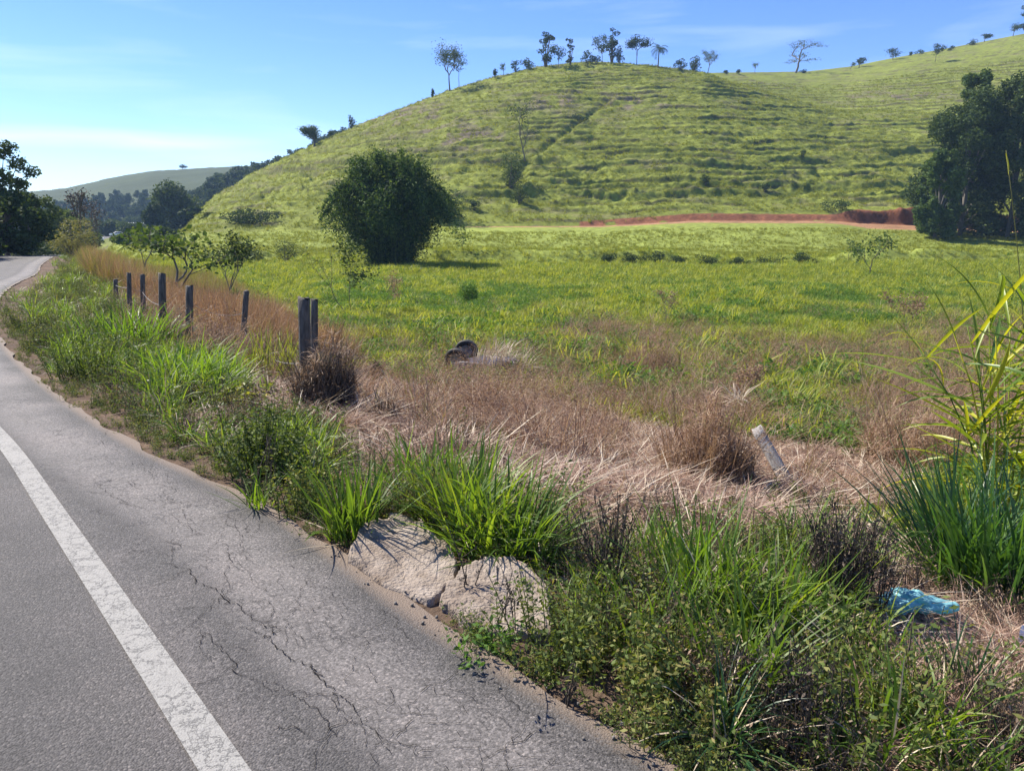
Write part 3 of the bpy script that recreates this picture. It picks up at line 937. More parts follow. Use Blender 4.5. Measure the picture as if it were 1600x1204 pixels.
def cracks():
    rng = np.random.default_rng(12)
    lines = [([(150, 765), (175, 785), (205, 802), (235, 812)], 4), ([(262, 815), (290, 835), (318, 850)], 4), ([(345, 862), (362, 872), (358, 905), (352, 930)], 5),
             ([(268, 868), (262, 900), (290, 905), (300, 925), (325, 935), (350, 950), (372, 962), (400, 985), (418, 998), (424, 1020), (448, 1045), (480, 1058), (505, 1085), (540, 1112), (562, 1135), (590, 1168), (612, 1204)], 8),
             ([(322, 1010), (345, 1030), (365, 1050), (382, 1075), (415, 1088), (430, 1105)], 6), ([(415, 1088), (450, 1100), (480, 1118), (508, 1130), (520, 1165), (500, 1200)], 6),
             ([(430, 1160), (455, 1162), (500, 1180), (540, 1150), (560, 1140)], 5), ([(770, 1204), (800, 1185), (830, 1175), (860, 1160)], 6),
             ([(385, 1000), (420, 1012), (418, 1018)], 5), ([(300, 985), (322, 1010), (318, 1040), (335, 1060)], 4), ([(560, 1135), (570, 1165), (580, 1204)], 4),
             ([(360, 880), (385, 915), (400, 940), (425, 952), (470, 930)], 3), ([(240, 720), (238, 745), (243, 765)], 3), ([(505, 1085), (545, 1075), (580, 1062)], 3),
             ([(610, 1010), (560, 1022), (540, 1020)], 2), ([(345, 1030), (390, 1035), (424, 1020)], 3), ([(640, 1090), (690, 1080), (720, 1060)], 2)]
    mb = MB()
    def draw(P, w0):
        P = np.array(P); 
        d = np.linalg.norm(np.diff(P, axis=0), axis=1); L_ = np.concatenate([[0], np.cumsum(d)])
        n = max(6, int(L_[-1] / 0.012)); t = np.linspace(0, L_[-1], n)
        q = np.stack([np.interp(t, L_, P[:, 0]), np.interp(t, L_, P[:, 1])], 1)
        j = rng.normal(0, 1, (n, 2)); j = (j + np.roll(j, 1, 0) + np.roll(j, 2, 0)) / 3
        slow = np.cumsum(rng.normal(0, 1, (n, 2)), 0); slow -= np.linspace(0, 1, n)[:, None] * slow[-1]
        q = q + j * 0.010 + slow * 0.0026
        T = np.gradient(q, axis=0); T /= np.linalg.norm(T, axis=1)[:, None] + 1e-9
        N_ = np.stack([-T[:, 1], T[:, 0]], 1)
        w = w0 * rng.uniform(0.25, 1.5, n) * (1 - 0.6 * np.abs(np.linspace(-1, 1, n)) ** 3)
        w = np.where(rng.uniform(0, 1, n) < 0.12, w * 0.15, w)
        V = []
        for k in range(n):
            for f in (-1, 1):
                v = q[k] + N_[k] * f * w[k] / 2
                dd = -float(np.dot(v - EDGES[0], v * 0)) 
                V.append((v[0], v[1], 0.0))
        V = np.array(V)
        dist = np.clip(-edge_dist(V[:, 0], V[:, 1]), 0, 4)
        V[:, 2] = 0.0045 + 0.01 * dist
        i = np.arange(n - 1) * 2
        mb.add(V, np.stack([i, i + 1, i + 3, i + 2], 1))
        return q
    for P, w in lines:
        G_ = [at(*p_) for p_ in P]
        q = draw([(g_.x, g_.y) for g_ in G_], w * 0.0005)
        for b in range(int(len(q) / 16)):
            k = rng.integers(0, len(q)); a = rng.uniform(0, 6.28); l = rng.uniform(0.02, 0.09)
            draw([q[k], q[k] + l * np.array([math.cos(a), math.sin(a)])], w * 0.00045)
    # a web of fine wandering cracks over the shoulder
    for k in range(190):
        y0 = 2.2 + 4.5 * rng.uniform() ** 1.5; j = int(np.argmin(np.abs(EDGES[:400, 1] - y0))); pe, nr = road_frame(j)
        q = pe + nr * rng.uniform(0.12, 0.72); tdir = np.array([-nr[1], nr[0]]) * rng.choice([-1, 1])
        a = math.atan2(tdir[1], tdir[0]) + rng.normal(0, 0.7); P = [q]
        for st_ in range(rng.integers(4, 14)):
            a += rng.normal(0, 0.5); q = q + 0.05 * np.array([math.cos(a), math.sin(a)]); P.append(q)
        if min(edge_dist(np.array(P)[:, 0], np.array(P)[:, 1]) * -1) > 0.03: draw(P, rng.uniform(0.0008, 0.0022))
    m, n_ = new_mat('crack_shadow_dirt'); o_ = node(n_, 'OutputMaterial'); p_ = node(n_, 'BsdfPrincipled')
    p_.inputs['Base Color'].default_value = (0.022, 0.02, 0.019, 1); p_.inputs['Roughness'].default_value = 1; p_.inputs['Specular IOR Level'].default_value = 0
    n_.links.new(p_.outputs[0], o_.inputs['Surface'])
    o = link('crack', mb.mesh('crack', m), road); o['kind'] = 'stuff'


cracks()

# muddy concrete kerb along the verge: low lip with real thickness
def kerb():
    mb = MB(); P = []
    n = int(45 / 0.1)
    V = []; rows = 0
    prof = [(0.02, -0.12), (0.02, 0.004), (0.03, 0.010), (0.075, 0.012), (0.095, 0.0), (0.10, -0.12)]
    for k in range(n):
        s = 6.0 + k * 0.1
        j = np.searchsorted(E_LEN, s)
        p, nr = road_frame(int(j))
        z = float(road_z(p[1]))
        wv = 0.03 * (vnoise(np.array([s * 1.7]), np.array([2.2]), 9)[0] - 0.5)
        hv = 0.006 + 0.02 * (vnoise(np.array([s * 2.7]), np.array([7.2]), 19)[0] - 0.5) + 0.012 * (vnoise(np.array([s * 11]), np.array([1.2]), 29)[0] - 0.5) - 0.10 * float(sstep(0.46, 0.62, fbm(np.array([s * 0.55]), np.array([3.3]), 33, 2))[0]) - 0.06 * float(sstep(13.5, 17, np.array([s]))[0])
        for (t, h) in prof:
            q = p - nr * (t + wv)
            V.append((q[0], q[1], z + h + (hv if h > -0.05 else 0)))
        rows += 1
    m_ = len(prof)
    i = np.arange(rows - 1)[:, None] * m_ + np.arange(m_ - 1)[None]
    F = np.stack([i, i + 1, i + m_ + 1, i + m_], -1).reshape(-1, 4)
    me = mesh_np('kerb', np.array(V), F, M['kerbmat'], True)
    return tag(link('kerb', me), kind='structure')


kerb()

# broken asphalt crumbs and pebbles along the rim
def crumbs():
    mb = MB(); rng = np.random.default_rng(3)
    for k in range(700):
        s = 6.0 + (rng.uniform() ** 1.6) * 16
        j = int(np.searchsorted(E_LEN, s)); p, nr = road_frame(j)
        t = rng.normal(0.0, 0.05)
        q = p + nr * t + rng.normal(0, 0.02, 2)
        r = rng.uniform(0.002, 0.0075)
        V = np.array([(x, y, z_) for x in (-1, 1) for y in (-1, 1) for z_ in (-1, 1)], float) * r * rng.uniform(0.5, 1.1, (8, 3))
        zz = 0.003 if t > 0 else -0.01 + 0.02
        mb.add(V + [q[0], q[1], float(road_z(p[1])) + zz + r * 0.4], [(0, 1, 3, 2), (4, 6, 7, 5), (0, 4, 5, 1), (2, 3, 7, 6), (0, 2, 6, 4), (1, 5, 7, 3)])
    o = link('gravel', mb.mesh('gravel', M['stone']))
    tag(o, 'loose dark crumbs of asphalt and pebbles along the road edge', 'gravel', kind='stuff')


crumbs()

# ------------------------------------------------------------------ tufts that are scattered
LIB = {}


def lib(name, parts):
    """parts: list of (V, F, material); one mesh object kept out of the scene, used as an instance"""
    Vs, Fs, mi = [], [], []; n = 0; mats = []
    for (V, F, mat) in parts:
        Vs.append(V); Fs.append(F + n); n += len(V)
        if mat not in mats: mats.append(mat)
        mi.append(np.full(len(F), mats.index(mat), np.int32))
    me = mesh_np(name, np.vstack(Vs), np.vstack(Fs))
    for m_ in mats: me.materials.append(m_)
    me.polygons.foreach_set('material_index', np.concatenate(mi))
    return bpy.data.objects.new(name, me)


def collection_of(name, objs):
    c = bpy.data.collections.new(name)
    for i, o in enumerate(objs):
        o.name = '%s_%02d' % (name, i)
        c.objects.link(o)
    return c


def weed_geo(rng, h=0.3, stems=7, leaves=16, size=0.03, r=0.10, lean=0.35):
    mb = MB(); C = []
    for i in range(stems):
        az = rng.uniform(0, 6.28); le = abs(rng.normal(0, lean)); rr = r * rng.uniform(0, 1)
        b = np.array([rr * math.cos(az), rr * math.sin(az), -0.02])
        L_ = h * rng.uniform(0.5, 1.15)
        ts = np.linspace(0, 1, 4)
        P = np.array([b + np.array([math.cos(az) * math.sin(le) * L_ * t * (0.6 + 0.5 * t), math.sin(az) * math.sin(le) * L_ * t * (0.6 + 0.5 * t), L_ * t * math.cos(le)]) for t in ts])
        mb.tube(P, np.linspace(0.0028, 0.0012, 4) * (h / 0.3), 3, False)
        tl = rng.uniform(0.15, 1.0, leaves)
        for t in tl:
            q = np.array([np.interp(t, ts, P[:, k]) for k in range(3)]) + rng.normal(0, size * 0.55, 3)
            C.append(q)
    V, F = leafquads(np.array(C), size, rng, 0.42, 0.45, 0.2)
    return (np.vstack(mb.v), np.vstack([np.asarray(f) for f in mb.f])), (V, F)


def gn_scatter(name, P, rot, scl, idx, coll, label, cat):
    me = bpy.data.meshes.new(name)
    n = len(P)
    me.vertices.add(n); me.vertices.foreach_set('co', np.asarray(P, np.float32).ravel())
    a = me.attributes.new('rot', 'FLOAT_VECTOR', 'POINT'); a.data.foreach_set('vector', np.asarray(rot, np.float32).ravel())
    a = me.attributes.new('scl', 'FLOAT', 'POINT'); a.data.foreach_set('value', np.asarray(scl, np.float32).ravel())
    a = me.attributes.new('idx', 'INT', 'POINT'); a.data.foreach_set('value', np.asarray(idx, np.int32).ravel())
    o = link(name, me)
    ng = bpy.data.node_groups.new(name, 'GeometryNodeTree')
    ng.interface.new_socket('Geometry', in_out='INPUT', socket_type='NodeSocketGeometry')
    ng.interface.new_socket('Geometry', in_out='OUTPUT', socket_type='NodeSocketGeometry')
    gi = ng.nodes.new('NodeGroupInput'); go = ng.nodes.new('NodeGroupOutput')
    ip = ng.nodes.new('GeometryNodeInstanceOnPoints')
    ci = ng.nodes.new('GeometryNodeCollectionInfo')
    ci.inputs['Collection'].default_value = coll
    ci.inputs['Separate Children'].default_value = True
    ci.inputs['Reset Children'].default_value = True
    ip.inputs['Pick Instance'].default_value = True
    def na(nm, t):
        x = ng.nodes.new('GeometryNodeInputNamedAttribute'); x.data_type = t; x.inputs['Name'].default_value = nm
        return [s for s in x.outputs if s.enabled and s.name == 'Attribute'][0]
    ng.links.new(gi.outputs[0], ip.inputs['Points'])
    ng.links.new(ci.outputs[0], ip.inputs['Instance'])
    ng.links.new(na('idx', 'INT'), ip.inputs['Instance Index'])
    ng.links.new(na('rot', 'FLOAT_VECTOR'), ip.inputs['Rotation'])
    ng.links.new(na('scl', 'FLOAT'), ip.inputs['Scale'])
    ng.links.new(ip.outputs[0], go.inputs[0])
    md = o.modifiers.new('scatter', 'NODES'); md.node_group = ng
    return tag(o, label, cat, kind='stuff')


rg = np.random.default_rng(11)
W = M
green_lib = collection_of('green_tuft', [lib('t', [(*blades(26, 0.08, l, w, 0.42, c * 1.25, rg, lvar=0.5), W[m]), (*blades(5, 0.09, l * 0.9, w * 0.8, 0.8, 1.3, rg, lvar=0.5), W['straw_pale'])]) for (l, w, c, m) in
                          [(0.26, 0.010, 1.0, 'grass'), (0.20, 0.010, 1.1, 'grass'), (0.34, 0.012, 0.9, 'grass_lush'), (0.24, 0.008, 0.8, 'grass_pale'), (0.28, 0.012, 1.2, 'grass_lush')]])
weed_objs = []
for (h, st, lv, sz) in [(0.22, 8, 18, 0.024), (0.16, 9, 15, 0.022), (0.32, 8, 24, 0.026), (0.10, 8, 12, 0.020)]:
    (a, b), (c, d) = weed_geo(rg, h, st, lv, sz)
    weed_objs.append(lib('t', [(a, b, W['dead']), (c, d, W['weed'])]))
weed_lib = collection_of('weed_plant', weed_objs)
fieldo = [lib('t', [(*blades(20, 0.16, l, w, 0.5, 1.0, rg, 3), W['field'])]) for (l, w) in [(0.22, 0.016), (0.30, 0.018), (0.16, 0.016), (0.24, 0.02)]]
for (h, sz) in [(0.22, 0.06), (0.3, 0.07)]:
    (a, b), (c, d) = weed_geo(rg, h, 6, 9, sz, 0.16, 0.6)
    fieldo.append(lib('t', [(c, d, W['weed_field'])]))
field_lib = collection_of('pasture_tuft', fieldo)
hill_lib = collection_of('hill_tuft', [lib('t', [(*blades(12, 0.30, l, 0.07, 0.5, 1.0, rg, 2), W['hillg'])]) for l in (0.35, 0.5, 0.42)])
straw_lib = collection_of('straw_mat', [lib('t', [(*blades(46, 0.22, 0.34, 0.006, 0.25, 0.9, rg, 3, 0.5, None, 1.15), W['straw'])]),
                                        lib('t', [(*blades(38, 0.20, 0.42, 0.007, 0.3, 0.6, rg, 3, 0.5, (0.5, -0.2), 1.25), W['straw'])]),
                                        lib('t', [(*blades(30, 0.20, 0.30, 0.008, 0.3, 1.5, rg, 4, 0.5, None, 0.8), W['straw'])]),
                                        lib('t', [(*blades(9, 0.20, 0.5, 0.010, 0.2, 0.3, rg, 3, 0.5, None, 1.3), W['straw_pale']), (*blades(24, 0.2, 0.25, 0.007, 0.3, 1.2, rg, 3, 0.5, None, 0.9), W['dry'])]),
                                        lib('t', [(*blades(44, 0.22, 0.3, 0.007, 0.3, 1.4, rg, 3, 0.5, None, 0.9), W['straw_red'])])])


def stalk_tuft(n, h, w, mat, rng, lean=0.25, bias=(0.6, 0.1), wisps=True, curve=0.5):
    parts = [(*blades(n, 0.2, h, w, lean, curve, rng, 4, 0.45, bias), mat)]
    V, F = blades(n, 0.2, h * 0.55, w * 1.3, 0.9, 1.4, rng, 3, 0.5)
    parts.append((V, F, mat))
    if wisps:   # seed heads
        C = []
        for k in range(n // 2):
            az = rng.uniform(0, 6.28); r = rng.uniform(0, 0.3) * h
            c = np.array([r * math.cos(az) + bias[0] * h * 0.35, r * math.sin(az) + bias[1] * 0.3 * h, h * rng.uniform(0.7, 1.0)])
            for q in range(5): C.append(c + rng.normal(0, 0.035, 3))
        V, F = leafquads(np.array(C), 0.035, rng, 0.18, 0.2, 0.0)
        parts.append((V, F, mat))
    return parts


dry_lib = collection_of('dry_tuft', [lib('t', stalk_tuft(26, 0.62, 0.007, W['dry'], rg, 0.7, (1.4, 0.3), True, 1.6)), lib('t', stalk_tuft(24, 0.8, 0.006, W['dry'], rg, 0.9, (1.6, 0.5), True, 0.9)),
                                     lib('t', stalk_tuft(26, 0.5, 0.008, W['straw'], rg, 1.0, (0.6, -0.3), False, 1.0)), lib('t', stalk_tuft(22, 0.6, 0.007, W['yellowg'], rg, 0.4, (0.5, 0), False, 0.8)),
                                     lib('t', stalk_tuft(24, 0.7, 0.007, W['straw_red'], rg, 0.8, (1.3, -0.2), True, 1.2))])
orange_lib = collection_of('orange_tuft', [lib('t', stalk_tuft(26, 0.95, 0.010, W['orange'], rg, 0.2, (0.3, 0))), lib('t', stalk_tuft(26, 0.8, 0.011, W['orange'], rg, 0.25, (0.2, 0.2))),
                                           lib('t', stalk_tuft(24, 0.8, 0.011, W['yellowg'], rg, 0.2, (0.2, 0)))])


def sample(n, y0, y1, u0, u1, rng, mask, apex=0.0):
    y = rng.uniform(y0, y1, n); u = rng.uniform(u0, u1, n); x = u * (y + apex)
    k = mask(x, y) > rng.uniform(0, 1, n)
    return x[k], y[k]


def scatter(name, xy, coll, weights, smin, smax, label, cat, rng, tilt=0.12, dz=0.0, sfun=None):
    x, y = xy
    n = len(x)
    z = zground(x, y) + dz
    rot = np.stack([rng.normal(0, tilt, n), rng.normal(0, tilt, n), rng.uniform(0, 6.283, n)], 1)
    scl = rng.uniform(smin, smax, n)
    if sfun is not None: scl = scl * sfun(x, y)
    if callable(weights):
        idx = weights(x, y)
    else:
        idx = rng.choice(len(weights), n, p=np.array(weights) / sum(weights))
    print(name, n)
    return gn_scatter(name, np.stack([x, y, z], 1), rot, scl, idx, coll, label, cat)


SLABS = region([(540, 880), (575, 835), (660, 840), (710, 885), (760, 895), (850, 930), (870, 1010), (740, 985), (640, 930)])


def straw_or(x, y): return inside_soft(R_STRAW, x, y, 0.8, 70) | inside_soft(R_STRAW2, x, y, 0.5, 71)


BAGP = at(1432, 965)


def near_bag(x, y):
    return np.hypot(x - BAGP.x, (y - BAGP.y + 0.12) * 0.8)


def m_verge_grass(x, y):
    s = edge_dist(x, y)
    nn = fbm(x * 1.1, y * 1.1, 101, 3)
    clump = sstep(0.42, 0.60, nn)
    edge = sstep(0.25, 0.8, s + (fbm(x * 3, y * 3, 104, 2) - .5) * 0.5)
    m = edge * sstep(3.4, 2.6, s) * clump
    bottom = (x > 0.2) & (y < 4.2)
    m = np.where(bottom, m * 0.34 * sstep(4.5, 3.6, s), m)
    m = m * (1 - 0.55 * sstep(1.0, 2.0, x + 1.8) * sstep(5.5, 4.0, y))
    m = np.where(straw_or(x, y), m * 0.03, m)
    return np.where(inside(SLABS, x, y) | inside(R_BAG, x, y), 0, m)


def m_verge_weed(x, y):
    s = edge_dist(x, y)
    nn = fbm(x * 1.1, y * 1.1, 101, 3)
    clump = 1 - sstep(0.45, 0.60, nn) * 0.75
    edge = sstep(0.14, 0.42, s + (fbm(x * 3, y * 3, 104, 2) - .5) * 0.3)
    edge = np.where(y > 17, sstep(0.5, 1.0, s), edge)
    m = edge * sstep(3.6, 2.8, s) * clump * (0.12 + 0.88 * sstep(0.42, 0.58, fbm(x * 2.2, y * 2.2, 107, 2)))
    bottom = (x > 0.2) & (y < 4.5)
    m = np.where(bottom, edge * sstep(4.2, 3.2, s) * (0.08 + 0.5 * sstep(0.46, 0.6, fbm(x * 2, y * 2, 109, 2))), m)
    m = np.where(straw_or(x, y), m * 0.05, m)
    return np.where(inside(SLABS, x, y) | inside(R_BAG, x, y), 0, m)


r1 = np.random.default_rng(21)
lush = lambda x, y: 0.65 + 0.7 * fbm(x * 0.9, y * 0.9, 111, 2) + 0.25 * sstep(12, 30, y)
scatter('verge_grass', sample(30000, 1.3, 60, -0.95, 0.75, r1, lambda x, y: m_verge_grass(x, y) * np.clip(3.4 / (y - 0.2) + 0.32, 0, 1)), green_lib, [3, 3, 2.4, 1, 2], 0.7, 1.25, 'bright green grass growing thick along the road verge', 'grass', r1, sfun=lush)
scatter('verge_grass_close', sample(15000, 1.5, 12, -0.8, 0.85, r1, lambda x, y: m_verge_grass(x, y)), green_lib, [3, 3, 2, 1, 2], 0.6, 1.1, 'blades of green grass at the near edge of the road', 'grass', r1, sfun=lush)
scatter('verge_weeds', sample(20000, 1.3, 14, -0.9, 0.9, r1, m_verge_weed), weed_lib, [3, 3, 1.5, 3], 0.6, 1.2, 'low leafy weeds covering the road verge', 'weeds', r1)
scatter('verge_weeds_far', sample(26000, 10, 60, -0.9, -0.3, r1, lambda x, y: m_verge_weed(x, y) * np.where(edge_dist(x, y) > 0, 1, 0)), weed_lib, [2, 1, 2, 0], 0.8, 1.3, 'grey green weeds on the verge further along the road', 'weeds', r1)
scatter('kerb_sprouts', sample(26000, 1.3, 22, -0.9, 0.5, r1, lambda x, y: ((edge_dist(x, y) > -0.02) & (edge_dist(x, y) < 0.55) & ~inside(SLABS, x, y)) * 1.0 * sstep(0.36, 0.55, fbm(x * 4, y * 4, 121, 2))), weed_lib, [2, 2, 0, 4], 0.3, 0.75, 'tiny weeds sprouting along the broken road edge', 'weeds', r1)


def stems_geo(n, h, rng):
    mb = MB(); C = []
    for i in range(n):
        az = rng.uniform(0, 6.28); r = 0.08 * rng.uniform(); L_ = h * rng.uniform(0.5, 1.1); lx, ly_ = rng.normal(0, 0.22, 2)
        P = np.array([[r * math.cos(az) + lx * L_ * t, r * math.sin(az) + ly_ * L_ * t, L_ * t - 0.02] for t in (0, 0.35, 0.7, 1)])
        mb.tube(P, [0.0026, 0.0022, 0.0017, 0.001], 3, False)
        for k in range(3):
            t = rng.uniform(0.3, 0.95); q = P[0] + (P[-1] - P[0]) * t; e = q + rng.normal(0, 1, 3) * [.03, .03, .012] + [0, 0, .035]
            mb.tube(np.array([q, e]), [0.0014, 0.0008], 3, False); C += [e, q]
    V, F = leafquads(np.array(C) + rng.normal(0, 0.008, (len(C), 3)), 0.018, rng, 0.35, 0.2, 0.6)
    return [(np.vstack(mb.v), np.vstack([np.asarray(f) for f in mb.f]), M['dead']), (V, F, M['dry'])]


stem_lib = collection_of('dead_stem', [lib('t', stems_geo(7, 0.3, rg)), lib('t', stems_geo(5, 0.4, rg)), lib('t', stems_geo(9, 0.22, rg))])
scatter('dead_stems', sample(13000, 1.4, 14, -0.85, 0.9, r1, lambda x, y: 0.5 * (edge_dist(x, y) > 0.3) * (edge_dist(x, y) < 5) * sstep(0.40, 0.6, fbm(x * 1.7, y * 1.7, 171, 2)) * ~inside(SLABS, x, y) * (near_bag(x, y) > 0.25)), stem_lib, [1, 1, 1], 0.6, 1.1, 'thin dead brown stems sticking up among the weeds', 'dead stems', r1)

# straw
scatter('flattened_straw', sample(90000, 1.5, 16, -0.75, 0.9, r1, lambda x, y: straw_or(x, y) * 0.9 * (near_bag(x, y) > 0.2)), straw_lib, [3, 3, 3, 2.2, 3], 0.5, 1.0, 'flattened pinkish brown dead grass lying in a swathe', 'straw', r1, 0.16, sfun=lambda x, y: (0.6 + 0.5 * fbm(x * 2, y * 2, 131, 2)) * (0.45 + 0.55 * sstep(3.6, 5.5, y)))
scatter('straw_litter', sample(40000, 1.3, 9, -0.6, 0.95, r1, lambda x, y: 0.34 * (edge_dist(x, y) > 0.45) * ~inside(SLABS, x, y)), straw_lib, [3, 2, 1, 1], 0.3, 0.65, 'dry straw litter between the weeds of the verge', 'straw', r1, 0.2)


def m_dry(x, y):
    s = edge_dist(x, y)
    base = inside_soft(R_DRY, x, y, 2.2, 72) * (0.3 + 0.7 * sstep(0.40, 0.56, fbm(x / 1.8, y / 1.3, 141, 3)))
    base = np.where(straw_or(x, y), 0.04, base)
    base = np.where(inside(R_GREENPATCH, x, y), 0.08, base)
    thin = sstep(0.54, 0.68, fbm(x / 3.5, y / 3.5, 143, 3)) * 0.5 * sstep(45, 25, y)
    m = np.maximum(base, thin)
    fence = np.exp(-((s - 3.5) / 0.5) ** 2) * sstep(6.5, 8.5, y) * (0.4 + 0.6 * fbm(x, y, 145, 2))
    m = np.maximum(m, fence * 0.9)
    return np.where(s < 2.0, 0, m)


scatter('dry_grass', sample(46000, 5, 46, -0.85, 0.95, r1, lambda x, y: m_dry(x, y) * np.clip(14 / y, 0.3, 1)), dry_lib, [3, 3, 2, 0.8, 4], 0.5, 1.05, 'tangled dry red brown grass collapsing behind the fence line', 'dry grass', r1, 0.2, sfun=lambda x, y: 0.6 + 0.8 * fbm(x / 1.1, y / 1.1, 147, 2))
scatter('orange_grass', sample(40000, 9, 60, -0.85, -0.2, r1, lambda x, y: (edge_dist(x, y) > 4.0 - 2.0 * sstep(24, 34, y)) * (inside_soft(R_ORANGE, x, y, 1.4, 73) * 0.6 * (0.25 + 0.75 * sstep(0.4, 0.55, fbm(x / 0.9, y / 1.2, 198, 2))) + 0.4 * inside_soft(R_YELLOW, x, y, 1.5, 75) + 0.4 * ((edge_dist(x, y) < 8) & (y > 20)))), orange_lib,
        lambda x, y: np.where(r1.uniform(0, 1, len(x)) < sstep(20, 42, y) * 0.8 + 0.08, 2, r1.integers(0, 2, len(x))), 0.75, 1.2, 'tall orange brown seeding grass behind the fence posts', 'dry grass', r1, 0.22, sfun=lambda x, y: 0.45 + 1.0 * fbm(x / 1.3, y / 1.8, 197, 3))


def m_field(x, y):
    s = edge_dist(x, y)
    m = sstep(3.0, 5.5, s)
    m = np.where(inside_soft(R_DRY, x, y, 2.2, 72), 0.45 + 0.5 * inside(R_GREENPATCH, x, y), m)
    m = np.where(straw_or(x, y), 0.0, m)
    m = np.where(inside_soft(R_ORANGE, x, y, 1.4, 73), 0.15, m)
    return m * (0.55 + 0.45 * sstep(0.35, 0.5, fbm(x / 1.2, y / 1.2, 151, 2)))


def idx_field(x, y):
    w = sstep(0.47, 0.6, fbm(x / 3.0, y / 3.0, 153, 3)) * sstep(70, 45, y)
    r = r1.uniform(0, 1, len(x))
    return np.where(r < 0.1 + 0.75 * w, 4 + r1.integers(0, 2, len(x)), r1.integers(0, 4, len(x)))


scatter('field_grass', sample(180000, 6, 100, -0.8, 0.95, r1, lambda x, y: m_field(x, y) * sstep(100, 55, y + 14 * (fbm(x / 8, y / 8, 191, 2) - .5))), field_lib, idx_field, 0.7, 1.3, 'bright yellow green grass and leafy weeds of the wet pasture', 'grass', r1, 0.15, sfun=lambda x, y: (0.8 + 0.5 * fbm(x / 5, y / 5, 155, 2)) * (1 + sstep(30, 75, y) * 0.5))
scatter('field_weeds', sample(26000, 9, 85, -0.8, 0.95, r1, lambda x, y: 0.9 * (m_field(x, y) > 0.3) * sstep(0.55, 0.66, fbm(x / 2.6, y / 4.5, 181, 3)) * np.clip(30 / y, 0.4, 1)), field_lib,
        lambda x, y: np.where(r1.uniform(0, 1, len(x)) < 0.75, 4 + r1.integers(0, 2, len(x)), 1), 1.2, 2.3, 'taller clumps of leafy weeds standing in the wet pasture', 'weeds', r1, 0.2)
scatter('pasture_grass', sample(90000, 45, 139, -0.7, 0.85, r1, lambda x, y: sstep(45, 85, y) * (edge_dist(x, y) > 4) * (0.35 + 0.65 * sstep(0.4, 0.6, fbm(x / 4, y / 4, 157, 3))) * np.where((y > 131) & (x / y > -0.07), 0, 1)), hill_lib, [1, 1, 1], 0.35, 0.8, 'short grazed grass on the flat pasture below the hill', 'grass', r1, 0.2)


def m_hill(x, y):
    u = x / y
    return (u > -0.43) * np.where((y < 143) & (cut_h(u) > 0.3), 0, 1) * (0.25 + 0.75 * sstep(0.40, 0.60, fbm(x / 2.5, y / 2.5, 161, 3)))


scatter('hill_grass', sample(70000, 141, 300, -0.45, 0.8, r1, m_hill), hill_lib, [1, 1, 1], 0.6, 1.3, 'rough grazed grass tussocks all over the hillside', 'grass', r1, 0.3)

# ------------------------------------------------------------------ tufts that are things
def tuft_thing(name, label, cat, px, py, n, r0, length, width, lean, curve, mat, seed, group=None, bias=None, extra=None, seg=6, rows=None):
    p = at(px, py)
    rng = np.random.default_rng(seed)
    V, F = blades(n, r0, length, width, lean, curve, rng, seg, 0.35, bias)
    Vs, Fs = [V], [F]; k = len(V)
    me = mesh_np(name, V, F, mat, True)
    o = link(name, me, None, (p.x, p.y, p.z - 0.01))
    tag(o, label, cat, group)
    if extra is not None:
        m2, (V2, F2) = extra
        c = link('dry_blades', mesh_np('dry_blades', V2, F2, m2), o)
        c['kind'] = 'stuff'
    return o


def dryx(n, r, l, w, seed, mat='straw_pale', lean=0.9):
    return (M[mat], blades(n, r, l, w, lean, 0.8, np.random.default_rng(seed), 4, 0.4))


GT = 'single green grass tufts standing on the verge'
tuft_thing('grass_tuft', 'upright bright green grass tuft just left of the pale concrete slabs', 'grass tuft', 552, 842, 150, 0.13, 0.42, 0.013, 0.3, 0.55, M['grass_lush'], 1, GT, (-0.1, 0), dryx(16, 0.12, 0.3, 0.01, 51))
tuft_thing('grass_tuft', 'large dense green grass tuft above the first concrete slab', 'grass tuft', 728, 838, 260, 0.20, 0.50, 0.015, 0.42, 0.55, M['grass_lush'], 2, GT, (0.1, 0.1), dryx(24, 0.2, 0.34, 0.011, 52))
tuft_thing('grass_tuft', 'broad green grass tuft leaning right above the second concrete slab', 'grass tuft', 800, 872, 200, 0.18, 0.46, 0.015, 0.5, 0.6, M['grass_lush'], 3, GT, (0.35, 0), dryx(16, 0.15, 0.3, 0.010, 53))
tuft_thing('grass_tuft', 'green grass tuft at the edge of the flattened straw, behind the large dense tuft', 'grass tuft', 660, 775, 170, 0.22, 0.42, 0.014, 0.45, 0.7, M['grass'], 4, GT, (-0.2, 0), dryx(30, 0.2, 0.3, 0.012, 54))
tuft_thing('grass_tuft', 'tall yellow green grass tuft beside the dark dead stalks', 'grass tuft', 1080, 950, 130, 0.18, 0.48, 0.012, 0.35, 0.5, M['grass'], 5, GT, (-0.1, 0.1), dryx(20, 0.15, 0.25, 0.009, 55))
tuft_thing('grass_tuft', 'sunlit grass tuft with wide pale blades near the bottom of the photo', 'grass tuft', 1150, 1085, 95, 0.13, 0.38, 0.013, 0.42, 0.6, M['grass_lush'], 6, GT, (-0.2, 0.1))
tuft_thing('grass_tuft', 'drooping grey green grass tuft fanning over the soil at the bottom edge', 'grass tuft', 1130, 1165, 120, 0.06, 0.30, 0.007, 0.8, 1.2, M['grass_deep'], 7, GT, (0.1, -0.2), dryx(40, 0.06, 0.26, 0.006, 57))
tuft_thing('grass_tuft', 'thin upright grass tuft left of the turquoise bag', 'grass tuft', 1270, 985, 60, 0.16, 0.36, 0.010, 0.35, 0.4, M['grass'], 8, GT)
tuft_thing('grass_tuft', 'blue green grass tuft on the brown soil below the turquoise bag', 'grass tuft', 1500, 1095, 90, 0.10, 0.30, 0.009, 0.65, 0.6, M['grass_deep'], 9, GT, (-0.5, 0))
